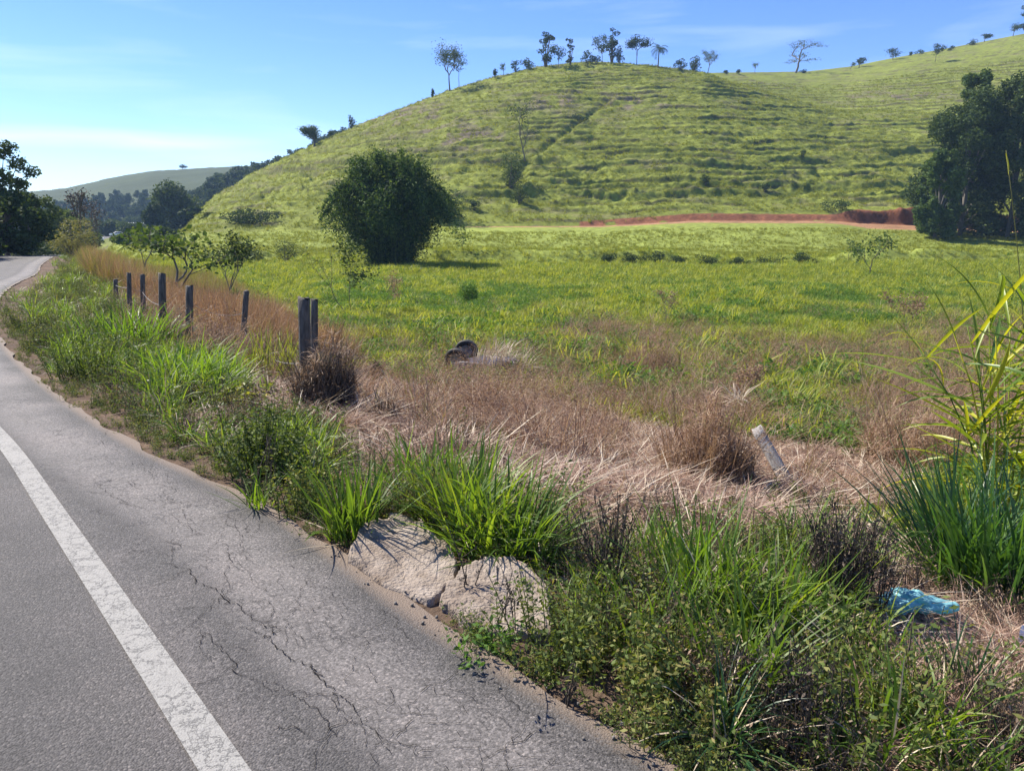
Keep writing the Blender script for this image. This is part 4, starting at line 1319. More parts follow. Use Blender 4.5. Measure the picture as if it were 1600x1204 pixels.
tuft_thing('grass_tuft', 'small spiky grass tuft at the near road edge beside the dark weeds', 'grass tuft', 405, 800, 45, 0.06, 0.26, 0.012, 0.55, 0.5, M['grass_lush'], 10, GT)
tuft_thing('grass_tuft', 'bushy yellow green grass tuft behind the leaning fence post', 'grass tuft', 425, 590, 160, 0.35, 0.62, 0.016, 0.25, 0.4, M['grass_pale'], 12, GT)
tuft_thing('grass_tuft', 'large leafy grass clump bulging over the verge opposite the leaning post', 'grass tuft', 300, 610, 300, 0.5, 0.6, 0.02, 0.45, 0.8, M['grass'], 13, GT)
tuft_thing('grass_tuft', 'long bright grass clump on the verge beside the first fence posts', 'grass tuft', 200, 545, 300, 0.7, 0.7, 0.024, 0.45, 0.8, M['grass'], 14, GT)

tuft_thing('grass_tuft', 'loose broad bladed tuft right of the low kerb weeds, pale green and backlit', 'grass tuft', 1010, 1010, 70, 0.14, 0.34, 0.014, 0.5, 0.7, M['grass'], 21, GT, (-0.2, 0), dryx(14, 0.12, 0.25, 0.008, 71))
tuft_thing('grass_tuft', 'wide yellow green tuft behind the sunlit wide bladed tuft', 'grass tuft', 1190, 1000, 110, 0.17, 0.42, 0.014, 0.4, 0.5, M['grass_lush'], 22, GT, (0, 0), dryx(18, 0.15, 0.28, 0.008, 72))
tuft_thing('grass_tuft', 'short pale tuft growing through straw at the bottom right', 'grass tuft', 1420, 1150, 60, 0.12, 0.26, 0.010, 0.6, 0.7, M['grass_pale'], 23, GT, (-0.4, 0), dryx(14, 0.12, 0.2, 0.008, 73))

# dense blue-green clump at the right edge
p = at(1545, 950)
rng = np.random.default_rng(31)
big = empty('grass_clump', (p.x, p.y, p.z), label='big lush blue green grass clump beside the turquoise plastic bag', cat='grass clump')
V, F = blades(620, 0.34, 0.86, 0.016, 0.34, 0.6, rng, 7, 0.3, (-0.2, 0))
link('blades', mesh_np('blades', V, F, M['grass_deep'], True), big)['kind'] = 'stuff'
V, F = blades(110, 0.28, 0.75, 0.017, 0.8, 0.9, rng, 6, 0.3, (-0.6, -0.1))
o = link('fallen_blades', mesh_np('fallen_blades', V, F, M['grass'], True), big); o['kind'] = 'stuff'


def leaf_strip(L_, w, droop, seg=9, fold=0.25, tip=0.35):
    """one long strap leaf growing along +Y then bending down, with a raised midrib fold"""
    V = []; P = np.zeros(3); ang = 0.0
    for k in range(seg + 1):
        t = k / seg
        ww = w * (min(1, 0.45 + 1.8 * t) if t < 0.5 else max(0.03, 1 - ((t - 0.5) / 0.5) ** 1.8))
        d = np.array([0, math.cos(ang), math.sin(ang)]); nn = np.array([0, -math.sin(ang), math.cos(ang)])
        V += [P + np.array([-ww / 2, 0, 0]) + nn * ww * fold, P, P + np.array([ww / 2, 0, 0]) + nn * ww * fold]
        P = P + d * L_ / seg
        ang -= droop / seg * (0.4 + 1.2 * t)
    F = []
    for k in range(seg):
        a = k * 3
        F += [(a, a + 1, a + 4, a + 3), (a + 1, a + 2, a + 5, a + 4)]
    return np.array(V), np.array(F)


# reed cane with long strap leaves at the right edge of the photo
cane_leaves = []
for (L_, w, dr) in [(0.95, 0.036, 0.5), (0.8, 0.032, 0.9), (1.1, 0.040, 0.3), (0.65, 0.034, 0.2), (0.9, 0.030, 1.4)]:
    V, F = leaf_strip(L_, w, dr)
    cane_leaves.append(mesh_np('leaf', V, F, M['cane'], True))


def cane(label, px, py, leaves, seed, stems, group):
    p = at(px, py)
    root = empty('cane_plant', (p.x, p.y, p.z), label=label, cat='cane plant', group=group)
    rng = np.random.default_rng(seed)
    for i in range(stems):
        az = rng.uniform(0, 6.28); L_ = rng.uniform(1.1, 2.05); le = rng.uniform(0.05, 0.4)
        ts = np.linspace(0, 1, 5)
        b = np.array([0.16 * math.cos(az), 0.16 * math.sin(az), 0])
        P = np.array([b + np.array([math.cos(az) * le * L_ * t * t, math.sin(az) * le * L_ * t * t, L_ * t]) for t in ts])
        mb = MB(); mb.tube(P, np.linspace(0.009, 0.005, 5), 6)
        link('stem', mb.mesh('stem', M['cane'], True), root)
        for k in range(leaves):
            t = rng.uniform(0.25, 1)
            q = [float(np.interp(t, ts, P[:, a])) for a in range(3)]
            o = bpy.data.objects.new('leaf', cane_leaves[rng.integers(0, 5)])
            COL.objects.link(o); o.parent = root; o.location = q
            o.rotation_euler = (rng.uniform(0.1, 1.15) * (0.5 + 0.6 * t), rng.uniform(-0.6, 0.6), rng.uniform(0, 6.28))
            s = rng.uniform(0.8, 1.25); o.scale = (s, s, s)
    return root


GC = 'cane plants at the right edge'
cane('tall yellow green cane with long arching strap leaves behind the lush grass clump', 1565, 840, 12, 5, 16, GC)
cane('yellowing cane at the very right edge, standing behind the other one', 1700, 800, 11, 6, 12, GC)

# single tall stalk with one yellow leaf
p = at(1600, 500)
p = Vector((p.x, p.y, p.z)); p = at(1598, 760); 
st = empty('tall_stalk', (p.x, p.y, p.z), label='lone thin dry stalk with one bright yellow leaf rising before the dark trees', cat='stalk')
hh = HC - p.z + ray_uv(1572, 235)[1] * p.y
ut = ray_uv(1572, 235)[0] * p.y - p.x
P = np.array([(ut * t ** 1.5, 0, hh * t) for t in np.linspace(0, 1, 9)])
mb = MB(); mb.tube(P, np.linspace(0.008, 0.003, 9), 6)
link('stem', mb.mesh('stem', M['yellowg'], True), st)
V, F = leaf_strip(0.22, 0.022, 0.3)
o = link('leaf', mesh_np('leaf', V, F, leaf_mat('yellow_leaf', (0.5, 0.5, 0.02), (0.6, 0.58, 0.03), None, transl=0.4), True), st)
o['label'] = 'bright yellow strap leaf'
o.location = tuple(P[-1] - np.array([0, 0, 0.03])); o.rotation_euler = (-1.2, 0, math.radians(-80))

# ------------------------------------------------------------------ dead brush
def brush(name, label, cat, px, py, w, h, n, mats, seed, group=None, bias=(0.2, 0), leafy=0):
    p = at(px, py)
    rng = np.random.default_rng(seed)
    root = empty(name, (p.x, p.y, p.z), label=label, cat=cat, group=group)
    # upright broken stalks of uneven height
    V, F = blades(int(n * 0.13), w * 0.46, h * 0.85, 0.007, 0.14, 0.8, rng, 6, 0.6, bias)
    link('stalks', mesh_np('stalks', V, F, M[mats[0]]), root)['kind'] = 'stuff'
    # short dead leaves and snapped stems tangled all through it
    m_ = int(n * 1.5)
    for nm, k_, mt in (('dead_leaves', m_, mats[1]), ('tangle', m_ // 2, 'straw_red' if mats[0] == 'dry' else 'dead')):
        V, F = blades(k_, 0.01, 0.15, 0.008, 1.0, 1.0, rng, 3, 0.6)
        az = rng.uniform(0, 6.28, k_); rr_ = w * 0.5 * np.sqrt(rng.uniform(0, 1, k_))
        ox = rr_ * np.cos(az); oy = rr_ * np.sin(az)
        top_ = h * (0.62 + 1.9 * (fbm(ox * 9 / w + seed, oy * 9 / w, seed, 3) - 0.42)) * (1 - 0.6 * (rr_ / (w * 0.5)) ** 2)
        top_ = np.clip(top_, 0.06 * h, None)
        oz = top_ * rng.uniform(0, 1, k_) ** 0.8
        flip = rng.uniform(0, 1, k_) < 0.5
        V = V.reshape(k_, -1, 3); V[flip, :, 2] *= -1
        V += np.stack([ox + bias[0] * oz * 0.7, oy, oz], 1)[:, None]
        V = V.reshape(-1, 3); V[:, 2] = np.maximum(V[:, 2], 0)
        link(nm, mesh_np(nm, V, F, M[mt]), root)['kind'] = 'stuff'
    return root


GB = 'heaps of dead standing brush'
brush('dead_brush', 'tall block of dead brown brush beside the fallen grey post', 'brush', 1100, 766, 0.95, 0.92, 4200, ('dry', 'dry'), 61, GB, (0.05, 0))
brush('dead_brush', 'dark leaning heap of dead grass before the overturned vehicle', 'brush', 735, 650, 0.9, 0.62, 1700, ('dry', 'dry'), 62, GB, (0.5, 0.1))
brush('dead_brush', 'dead brown creepers heaped round the paired corner posts', 'brush', 502, 640, 0.66, 0.78, 3000, ('dead', 'dry'), 63, GB, (0.25, 0))
brush('dead_brush', 'dark dead scrub at the foot of the leaning fence post', 'brush', 385, 575, 0.9, 0.62, 1100, ('dead', 'dry'), 64, GB)
brush('dead_brush', 'dead scrub between the leaning post and the knotty post left of it', 'brush', 340, 560, 0.9, 0.75, 1000, ('dry', 'dry'), 65, GB)
brush('dead_brush', 'dead grass round the foot of the tallest single post', 'brush', 268, 545, 0.8, 0.6, 800, ('dead', 'dry'), 66, GB)
brush('dead_brush', 'small dark dead bush on the flattened straw right of the corner posts', 'brush', 592, 668, 0.4, 0.4, 500, ('dead', 'dry'), 67, GB)
brush('dead_brush', 'wide stand of dead reeds behind the cane plants', 'brush', 1450, 730, 1.7, 0.95, 4200, ('dry', 'dry'), 68, GB)
brush('dead_brush', 'reddish dry grass clump standing in the green field', 'brush', 1012, 590, 1.2, 1.0, 1600, ('dry', 'dry'), 69, GB)


def dark_stalks(label, px, py, h, w, n, seed, group):
    p = at(px, py); rng = np.random.default_rng(seed)
    root = empty('dead_weed', (p.x, p.y, p.z), label=label, cat='dead weed', group=group)
    mb = MB(); C = []
    for i in range(n):
        az = rng.uniform(0, 6.28); r = w * 0.35 * rng.uniform(0, 1); L_ = h * rng.uniform(0.55, 1.1); le = rng.normal(0.02, 0.16)
        ts = np.linspace(0, 1, 5); kx, ky = rng.normal(0, 0.12, 2)
        P = np.array([[r * math.cos(az) + (le + kx * t) * L_ * t, r * math.sin(az) + ky * L_ * t * t, L_ * t - 0.02] for t in ts])
        mb.tube(P, np.linspace(0.0035, 0.0015, 5), 4, False)
        for k in range(4):
            t = rng.uniform(0.4, 0.95); q = np.array([np.interp(t, ts, P[:, a]) for a in range(3)])
            d = rng.normal(0, 1, 3); d[2] = abs(d[2]) + 0.8; d /= np.linalg.norm(d)
            e = q + d * L_ * 0.22 * rng.uniform(0.5, 1)
            mb.tube(np.array([q, (q + e) / 2 + rng.normal(0, 0.005, 3), e]), [0.0018, 0.0014, 0.001], 3, False)
            C += [e, (q + e) / 2, q]
    link('stalks', mb.mesh('stalks', M['dead']), root)['kind'] = 'stuff'
    V, F = leafquads(np.array(C) + rng.normal(0, 0.008, (len(C), 3)), 0.022, rng, 0.4, 0.2, 0.6)
    link('withered_leaves', mesh_np('withered_leaves', V, F, M['dead']), root)['kind'] = 'stuff'
    return root


GD = 'dead dark weeds on the verge'
dark_stalks('dark dead weed bunch standing between the slabs and the tall yellow green tuft', 955, 945, 0.5, 0.2, 34, 71, GD)
dark_stalks('large dark dead bush left of the turquoise bag', 1310, 955, 0.50, 0.62, 150, 72, GD)
dark_stalks('bare thin twigs growing before the first concrete slab', 727, 940, 0.34, 0.1, 3, 73, GD)
dark_stalks('bare thin twigs growing before the second concrete slab', 790, 985, 0.3, 0.25, 5, 74, GD)
dark_stalks('thin dead stalks on the near kerb edge', 885, 1110, 0.2, 0.2, 3, 75, GD)
dark_stalks('dark dead weeds in the shaded bottom corner below the drooping tuft', 1240, 1150, 0.3, 0.6, 60, 76, GD)
dark_stalks('dark dead stems among the weeds left of the upright green tuft', 420, 780, 0.42, 0.5, 9, 77, GD)

# leafy weeds that stand out
def weed_thing(label, px, py, h, r, stems, leaves, size, seed, group, mat='weed'):
    p = at(px, py); rng = np.random.default_rng(seed)
    (a, b), (c, d) = weed_geo(rng, h, stems, leaves, size, r, 0.3)
    root = empty('weed_bush', (p.x, p.y, p.z), label=label, cat='weed', group=group)
    link('stems', mesh_np('stems', a, b, M[mat]), root)['kind'] = 'stuff'
    link('leaves', mesh_np('leaves', c, d, M[mat]), root)['kind'] = 'stuff'
    return root


GW = 'leafy weed bushes on the verge'
weed_thing('tall dark leafy weed bush between the road and the corner posts', 410, 745, 0.50, 0.26, 60, 60, 0.036, 81, GW)
weed_thing('dark weed bush left of the upright green tuft', 470, 800, 0.42, 0.2, 34, 30, 0.030, 82, GW)
weed_thing('low round leafed weed on the kerb below the second slab', 770, 1025, 0.15, 0.16, 26, 14, 0.028, 83, GW, 'weed_field')
weed_thing('dense dark weed bush at the near kerb, right of the second slab', 900, 1040, 0.34, 0.3, 60, 34, 0.026, 84, GW)
weed_thing('dense dark weed bush below the sunlit grass tuft', 1030, 1110, 0.32, 0.3, 60, 34, 0.026, 85, GW)
weed_thing('grey leafed weed bush beside the fallen grey post', 1260, 830, 0.42, 0.3, 46, 34, 0.026, 86, GW)
weed_thing('grey green scrubby bush on the far verge beside the road', 150, 590, 0.6, 0.5, 60, 44, 0.035, 87, GW)
weed_thing('dark leafy bush in the bottom right corner', 1320, 1130, 0.34, 0.35, 60, 34, 0.028, 88, GW)
weed_thing('yellow flowered low weed near the foot of the corner posts', 385, 640, 0.3, 0.2, 16, 14, 0.05, 89, GW, 'grass_pale')

# ------------------------------------------------------------------ fence
def post_mesh(h, r, seed, lean=(0, 0), mat='post', sides=9, taper=0.9):
    rng = np.random.default_rng(seed)
    n = 9
    V = []
    offs = rng.uniform(0.82, 1.15, sides)
    for k in range(n + 1):
        t = k / n
        for j in range(sides):
            a = 2 * math.pi * j / sides
            rr = r * offs[j] * (1 - (1 - taper) * t) * rng.uniform(0.95, 1.05)
            V.append((rr * math.cos(a) + lean[0] * h * t, rr * math.sin(a) * 0.85 + lean[1] * h * t, -0.35 + (h + 0.35) * t + (rng.uniform(-0.03, 0.02) if k == n else 0)))
    F = []
    for k in range(n):
        for j in range(sides):
            j2 = (j + 1) % sides
            F.append((k * sides + j, k * sides + j2, (k + 1) * sides + j2, (k + 1) * sides + j))
    V.append((lean[0] * h, lean[1] * h, h)); c = len(V) - 1
    b = n * sides
    for j in range(0, sides - 1, 2):
        F.append((c, b + j, b + j + 1, b + (j + 2) % sides))
    F.append((c, b + sides - 1, b, b)) if False else None
    me = mesh_np('post', np.array(V), np.array([f for f in F if f is not None]), M[mat])
    return me


fence_pts = []
p0 = at(475, 640)
fence = empty('wire_fence', (p0.x, p0.y, p0.z), label='old wire fence of weathered wooden posts standing in dead grass beside the road', cat='fence')
# (foot px, assumed distance, top px, radius, label)
specs = [(478, 634, 474, 465, 0.066, 'thick corner post'), (489, 630, 491, 467, 0.042, 'thinner leaning post beside the corner post'),
         (374, 560, 385, 454, 0.062, 'post leaning to the right'), (293, 548, 296, 446, 0.075, 'knotty post with a split shoulder'),
         (253, 538, 253, 427, 0.062, 'tall straight post'), (223, 500, 222, 429, 0.065, None), (201, 496, 201, 426, 0.06, None), (181, 474, 180, 436, 0.075, None)]
for i, (bx, by, tx, ty, r, lab) in enumerate(specs):
    b = at(bx, by, 5, 60)
    ut, vt = ray_uv(tx, ty)
    yt = b.y + (0.05 if i != 1 else 0.1)
    top = Vector((ut * yt, yt, HC + vt * yt))
    h = top.z - b.z
    me = post_mesh(h, r, 100 + i, ((top.x - b.x) / h, (top.y - b.y) / h))
    o = link('post', me, fence, b - p0)
    if lab: o['label'] = lab
    fence_pts.append((b, top))
    print('post', i, [round(v, 2) for v in b], round(h, 2))
# slack wires from post to post, with barbs
for (i, j, f, sag) in [(7, 6, .75, .03), (6, 5, .72, .05), (5, 4, .62, .08), (4, 3, .6, .16), (3, 2, .42, .1), (2, 0, .45, .22), (3, 2, .75, .12), (4, 3, .3, .1)]:
    a = fence_pts[i][0].lerp(fence_pts[i][1], f); b = fence_pts[j][0].lerp(fence_pts[j][1], f * 0.9)
    P = []
    for t in np.linspace(0, 1, 12):
        q = a.lerp(b, t); q.z -= sag * 4 * t * (1 - t)
        P.append(tuple(q - p0))
    mb = MB(); mb.tube(P, 0.0035, 4, False)
    for t in np.linspace(0.1, 0.9, 8):
        q = np.array([np.interp(t, np.linspace(0, 1, 12), np.array(P)[:, k]) for k in range(3)])
        mb.tube(np.array([q + [-.01, 0, -.02], q + [.01, 0, .02]]), 0.0018, 3, False)
    link('wire', mb.mesh('wire', M['wire']), fence)

# a loose barbed wire strand behind the lush clump
a = at(1385, 760); b = at(1510, 752)
a.z = HC + ray_uv(1388, 748)[1] * a.y; b.z = HC + ray_uv(1506, 730)[1] * b.y
mb = MB()
P = [tuple(a.lerp(b, t) - a) for t in np.linspace(-0.15, 1.2, 10)]
mb.tube(P, 0.003, 4, False)
for t in np.linspace(0, 1, 9):
    q = np.array(a.lerp(b, t) - a); mb.tube(np.array([q + [-.008, 0, -.014], q + [.008, 0, .014]]), 0.002, 3, False)
tag(link('barbed_wire', mb.mesh('barbed_wire', M['wire']), None, a), 'slack strand of barbed wire behind the lush grass clump', 'wire')

# fallen pale post
b = at(1232, 762)
b.z += 0.03
ut, vt = ray_uv(1181, 668)
yt = b.y + 0.45
top = Vector((ut * yt, yt, HC + vt * yt))
me = post_mesh(1.0, 0.082, 120, (0, 0), 'post_grey', 12, 0.88)
fp = link('fallen_post', me, None, b)
d = (top - b); Lp = d.length
fp.rotation_euler = d.to_track_quat('Z', 'Y').to_euler()
fp.scale = (1, 1, Lp)
print('fallen', Lp, b, top)
tag(fp, 'pale grey round fence post leaning over beside the block of dead brush', 'fence post')
mb = MB()
ring = [(0.082 * math.cos(t), 0.070 * math.sin(t), 0.80 + 0.05 * math.sin(t)) for t in np.linspace(0, 6.28, 16)]
mb.tube(ring, 0.004, 4, False)
link('wire_loop', mb.mesh('wire_loop', M['rubber']), fp)
mb = MB()
ring = [(0.085 * math.cos(t), 0.073 * math.sin(t), 0.25 + 0.04 * math.cos(t)) for t in np.linspace(0, 6.28, 16)]
mb.tube(ring, 0.004, 4, False)
link('wire_loop', mb.mesh('wire_loop', M['rubber']), fp)

# pale dead reeds propped on the brush
rng = np.random.default_rng(5)
p = at(1120, 740)
V, F = blades(46, 0.06, 0.24, 0.009, 1.1, 0.9, rng, 4, 0.5)
V[:, 2] += 0.80
o = link('dry_seed_head', mesh_np('dry_seed_head', V, F, M['straw_pale']), None, (p.x + 0.18, p.y, p.z))
tag(o, 'bleached dry seed head on top of the block of dead brush', 'seed head')

# ------------------------------------------------------------------ concrete slabs
def slab(label, quad, h, seed, tilt):
    """irregular broken slab: outline from its corners on the ground, rough top, real thickness"""
    pts = [at(*q) for q in quad]
    c = sum(pts, Vector()) / len(pts)
    rng = np.random.default_rng(seed)
    # resample the outline
    O = []
    for i in range(len(pts)):
        a, b2 = pts[i], pts[(i + 1) % len(pts)]
        for k in range(12):
            q = a.lerp(b2, k / 12) - c
            O.append((q.x, q.y))
    O = np.array(O)
    # soften corners
    for _ in range(1): O = (np.roll(O, 1, 0) + 2 * O + np.roll(O, -1, 0)) / 4
    O *= 1.06
    O += rng.normal(0, 0.005, O.shape)
    n = len(O)
    fr = [0.0, 0.1, 0.2, 0.3, 0.4, 0.5, 0.6, 0.7, 0.79, 0.87, 0.93, 0.97, 0.985, 1.0]
    V = []; 
    def ztop(x, y, f):
        base = h + tilt * y
        rough = (fbm(np.array([x * 7 + seed]), np.array([y * 7]), seed, 5)[0] - 0.5) * 0.026
        rough -= 0.02 * max(0.0, fbm(np.array([x * 13]), np.array([y * 13 + seed]), seed + 8, 2)[0] - 0.58) * 4
        fine = (fbm(np.array([x * 60]), np.array([y * 60]), seed + 4, 2)[0] - 0.5) * 0.006
        return base + rough + fine - (0.035 * max(0, f - 0.97) / 0.03)
    for f in fr[1:]:
        for (x, y) in O * f: V.append((x, y, ztop(x, y, f)))
    for (x, y) in O * 1.03: V.append((x, y, -0.12 + 0 * x))
    V.append((0, 0, ztop(0, 0, 0))); ci = len(V) - 1
    F = []
    R = len(fr)  # 6 rings + skirt
    for r_ in range(R - 1):
        for j in range(n):
            j2 = (j + 1) % n
            F.append((r_ * n + j, (r_ + 1) * n + j, (r_ + 1) * n + j2, r_ * n + j2))
    for j in range(0, n, 2):
        F.append((ci, j, j + 1, (j + 2) % n))
    me = mesh_np('concrete_slab', np.array(V), np.array(F), M['concrete'], False)
    o = link('concrete_slab', me, None, c)
    return tag(o, label, 'slab', 'broken concrete slabs along the kerb')


slab('pale cracked concrete slab below the large green tuft, the one further up the kerb', [(548, 882), (572, 850), (612, 840), (655, 850), (712, 893), (706, 925), (668, 945), (600, 920)], 0.085, 7, 0.10)
slab('brownish concrete slab lying lower, nearer the camera and beside the dark weeds', [(690, 950), (722, 920), (762, 905), (805, 912), (850, 945), (860, 1005), (800, 1000), (735, 985)], 0.08, 17, 0.10)
slab('small half buried concrete lump right of the dark dead weed bunch', [(1000, 925), (1020, 905), (1045, 905), (1055, 925), (1030, 940)], 0.05, 27, 0.2)

# ------------------------------------------------------------------ plastic bag
def plastic_bag():
    m, n = new_mat('turquoise_film')
    out = node(n, 'OutputMaterial'); p_ = node(n, 'BsdfPrincipled')
    p_.inputs['Base Color'].default_value = (0.34, 0.68, 0.72, 1); p_.inputs['Roughness'].default_value = 0.28
    t = node(n, 'BsdfTranslucent'); t.inputs['Color'].default_value = (0.25, 0.66, 0.74, 1)
    mxs = node(n, 'MixShader'); mxs.inputs[0].default_value = 0.45
    n.links.new(p_.outputs[0], mxs.inputs[1]); n.links.new(t.outputs[0], mxs.inputs[2]); n.links.new(mxs.outputs[0], out.inputs['Surface'])
    p = BAGP
    nu, nv = 72, 36
    th = np.linspace(0, 2 * np.pi, nu, endpoint=False)[None]; ph = np.linspace(0.02, np.pi - 0.02, nv)[:, None]
    x = np.cos(ph) * 0.175 + 0 * th; rr = np.sin(ph) ** 0.75
    wid = 0.088 * (1 - 0.28 * np.cos(ph)) * (1 + 0.16 * np.sin(ph * 3.3 + 1.0 + 0.8 * np.sin(th)))
    y = rr * np.cos(th) * wid
    z = rr * np.sin(th) * wid * 0.6
    X, Y, Z = x.ravel(), y.ravel(), z.ravel()
    X = X + 0 * Y
    fold = np.abs(vnoise(X * 22 + Y * 12, Z * 18 + Y * 10, 3) - 0.5) + 0.6 * np.abs(vnoise(X * 45 - Z * 20, Y * 40, 4) - 0.5)
    k = 1.1 - 1.15 * fold
    X = X + 0.03 * (vnoise(Y * 40, Z * 40, 9) - 0.5)
    Y, Z = Y * k, Z * k
    Z = np.maximum(Z + 0.045, 0.004 + 0.01 * fold)
    ang = math.radians(-12)
    V = np.stack([X * math.cos(ang) - Y * math.sin(ang), X * math.sin(ang) + Y * math.cos(ang), Z], 1)
    i = np.arange(nv - 1)[:, None] * nu + np.arange(nu)[None]; i2 = np.arange(nv - 1)[:, None] * nu + (np.arange(nu)[None] + 1) % nu
    F = np.stack([i, i2, i2 + nu, i + nu], -1).reshape(-1, 4)
    o = link('plastic_bag', mesh_np('plastic_bag', V, F, m, True), None, (p.x, p.y, p.z + 0.03))
    tag(o, 'crumpled turquoise plastic bag lying on the straw beside the lush grass clump', 'plastic bag')


plastic_bag()
p = at(1592, 1015)
me = mesh_np('litter_scrap', *[np.array(a) for a in ([(-.015, 0, 0), (.02, -.01, .0), (.035, .01, .03), (.03, .02, .085), (.012, .02, .09), (-.005, .012, .03)], [(0, 1, 2, 5), (5, 2, 3, 4)])], M['white'])
tag(link('litter_scrap', me, None, (p.x, p.y, p.z + 0.02)), 'small torn white scrap of litter at the right edge below the lush clump', 'litter')

# ------------------------------------------------------------------ overturned vehicle in the dry grass
def wheel_mesh(R, w):
    mb = MB(); k = 24
    prof = [(0.55 * R, -w * .3), (0.62 * R, -w * .5), (0.92 * R, -w * .5), (R, -w * .35), (R, w * .35), (0.92 * R, w * .5), (0.62 * R, w * .5), (0.55 * R, w * .3), (0.55 * R, -w * .3)]
    a = np.arange(k) * 2 * math.pi / k
    V = np.array([(r * math.cos(t), y, r * math.sin(t)) for (r, y) in prof for t in a])
    F = [(i * k + j, i * k + (j + 1) % k, (i + 1) * k + (j + 1) % k, (i + 1) * k + j) for i in range(len(prof) - 1) for j in range(k)]
    tyre = mesh_np('tyre', V, np.array(F), M['rubber'], True)
    prof = [(0.55 * R, w * .3), (0.5 * R, w * .38), (0.42 * R, w * .15), (0.12 * R, w * .2), (0.02 * R, w * .22), (0.02 * R, -w * .2), (0.42 * R, -w * .15), (0.55 * R, -w * .3)]
    V = np.array([(r * math.cos(t), y, r * math.sin(t)) for (r, y) in prof for t in a])
    F = [(i * k + j, i * k + (j + 1) % k, (i + 1) * k + (j + 1) % k, (i + 1) * k + j) for i in range(len(prof) - 1) for j in range(k)]
    rim = mesh_np('rim', V, np.array(F), M['metal'], True)
    return tyre, rim


def car_body_mesh(name, prof, W_, mat, inset=0.0):
    """closed body: side outline (y,z) swept over the width with rounded shoulders"""
    prof = np.array(prof); n = len(prof)
    ws = [(-1, 0.90), (-0.93, 1.0), (0, 1.03), (0.93, 1.0), (1, 0.90)]
    c = prof.mean(0)
    V = []
    for (a, s) in ws:
        q = c + (prof - c) * np.array([1 - (1 - s) * 0.3, s])
        # sides lean in towards the roof
        lean = 1 - 0.16 * np.clip((q[:, 1] - 0.85) / 0.6, 0, 1)
        for (yy, zz), l in zip(q, lean): V.append((a * W_ / 2 * l, yy, zz))
    F = []
    for i in range(len(ws) - 1):
        for j in range(n):
            j2 = (j + 1) % n
            F.append((i * n + j, i * n + j2, (i + 1) * n + j2, (i + 1) * n + j))
    V = list(V); 
    for side, b in ((0, 0), (1, (len(ws) - 1) * n)):
        cc = np.mean([V[b + j] for j in range(n)], 0); V.append(tuple(cc)); ci = len(V) - 1
        for j in range(0, n, 2):
            F.append((ci, b + j, b + (j + 1) % n, b + (j + 2) % n) if side else (ci, b + (j + 2) % n, b + (j + 1) % n, b + j))
    return mesh_np(name, np.array(V), np.array(F), mat, False)


CAR_PROF = [(-2.05, 0.35), (-2.1, 0.62), (-2.0, 0.9), (-1.55, 0.98), (-1.0, 1.05), (-0.45, 1.42), (0.3, 1.47), (1.0, 1.40), (1.55, 1.05), (2.0, 0.98), (2.1, 0.7), (2.05, 0.35), (1.0, 0.25), (-1.0, 0.25)]
tyre_me, rim_me = wheel_mesh(0.30, 0.19)


def car(label, loc, rz, mat, group=None, rx=0.0):
    root = empty('car', loc, rz, label=label, cat='car', group=group)
    if rx: root.rotation_euler = (rx[0], rx[1], rz)
    link('body', car_body_mesh('body', CAR_PROF, 1.72, mat), root)
    # panes standing a touch proud of the body
    def pane(nm, pts):
        link(nm, mesh_np(nm, np.array(pts), np.array([(0, 1, 2, 3)]), M['glass']), root)
    pane('windscreen', [(-0.66, -0.97, 1.10), (0.66, -0.97, 1.10), (0.58, -0.52, 1.42), (-0.58, -0.52, 1.42)])
    pane('rear_window', [(-0.66, 1.54, 1.10), (0.66, 1.54, 1.10), (0.58, 1.12, 1.39), (-0.58, 1.12, 1.39)])
    for s in (-1, 1):
        pane('side_window', [(s * 0.842, -0.85, 1.06), (s * 0.842, 0.1, 1.06), (s * 0.775, 0.1, 1.38), (s * 0.80, -0.42, 1.36)])
        pane('side_window', [(s * 0.842, 0.18, 1.06), (s * 0.842, 1.3, 1.06), (s * 0.79, 1.0, 1.34), (s * 0.775, 0.18, 1.38)])
        mb = MB(); mb.box((s * 0.62, -2.08, 0.72), (0.17, 0.03, 0.08)); link('headlight', mb.mesh('headlight', M['lamp']), root)
        for yy in (-1.3, 1.3):
            w_ = empty('wheel', (s * 0.78, yy, 0.31)); w_.parent = root
            if s < 0: w_.rotation_euler = (0, 0, math.pi / 2)
            else: w_.rotation_euler = (0, 0, -math.pi / 2)
            link('tyre', tyre_me, w_); link('rim', rim_me, w_)
    return root


# the wreck lies on its roof among the dry grass: body under, two wheels showing
wp = at(760, 580, 10, 60)
print('wreck', wp)
wreck = empty('overturned_vehicle', (wp.x, wp.y, wp.z - 0.1), math.radians(62), label='dull blue overturned vehicle half buried in dry grass with two black wheels up', cat='vehicle')
V = []
body = car_body_mesh('body', CAR_PROF, 1.5, M['car_under'])
body.transform(Matrix.Rotation(math.radians(180), 4, 'Y')); body.transform(Matrix.Translation((0, 0, 1.0)))
body.transform(Matrix.Diagonal((0.8, 0.34, 0.55, 1)))
bo = link('body', body, wreck)
for (x, y, z, tilt) in ((-0.42, 0.62, 0.40, 0.1), (0.26, 0.74, 0.52, 0.25)):
    w_ = empty('wheel', (x, y, z)); w_.parent = wreck; w_.rotation_euler = (0, tilt, math.radians(90) + tilt)
    link('tyre', tyre_me, w_); link('rim', rim_me, w_)
mb = MB(); mb.tube([(-0.42, 0.62, 0.40), (0.26, 0.74, 0.52)], 0.04, 8); link('axle', mb.mesh('axle', M['metal']), wreck)
rng = np.random.default_rng(9)
V, F = blades(420, 0.7, 0.6, 0.014, 1.0, 0.6, rng, 4, 0.4, (0.9, -0.2)); V[:, 2] += 0.12
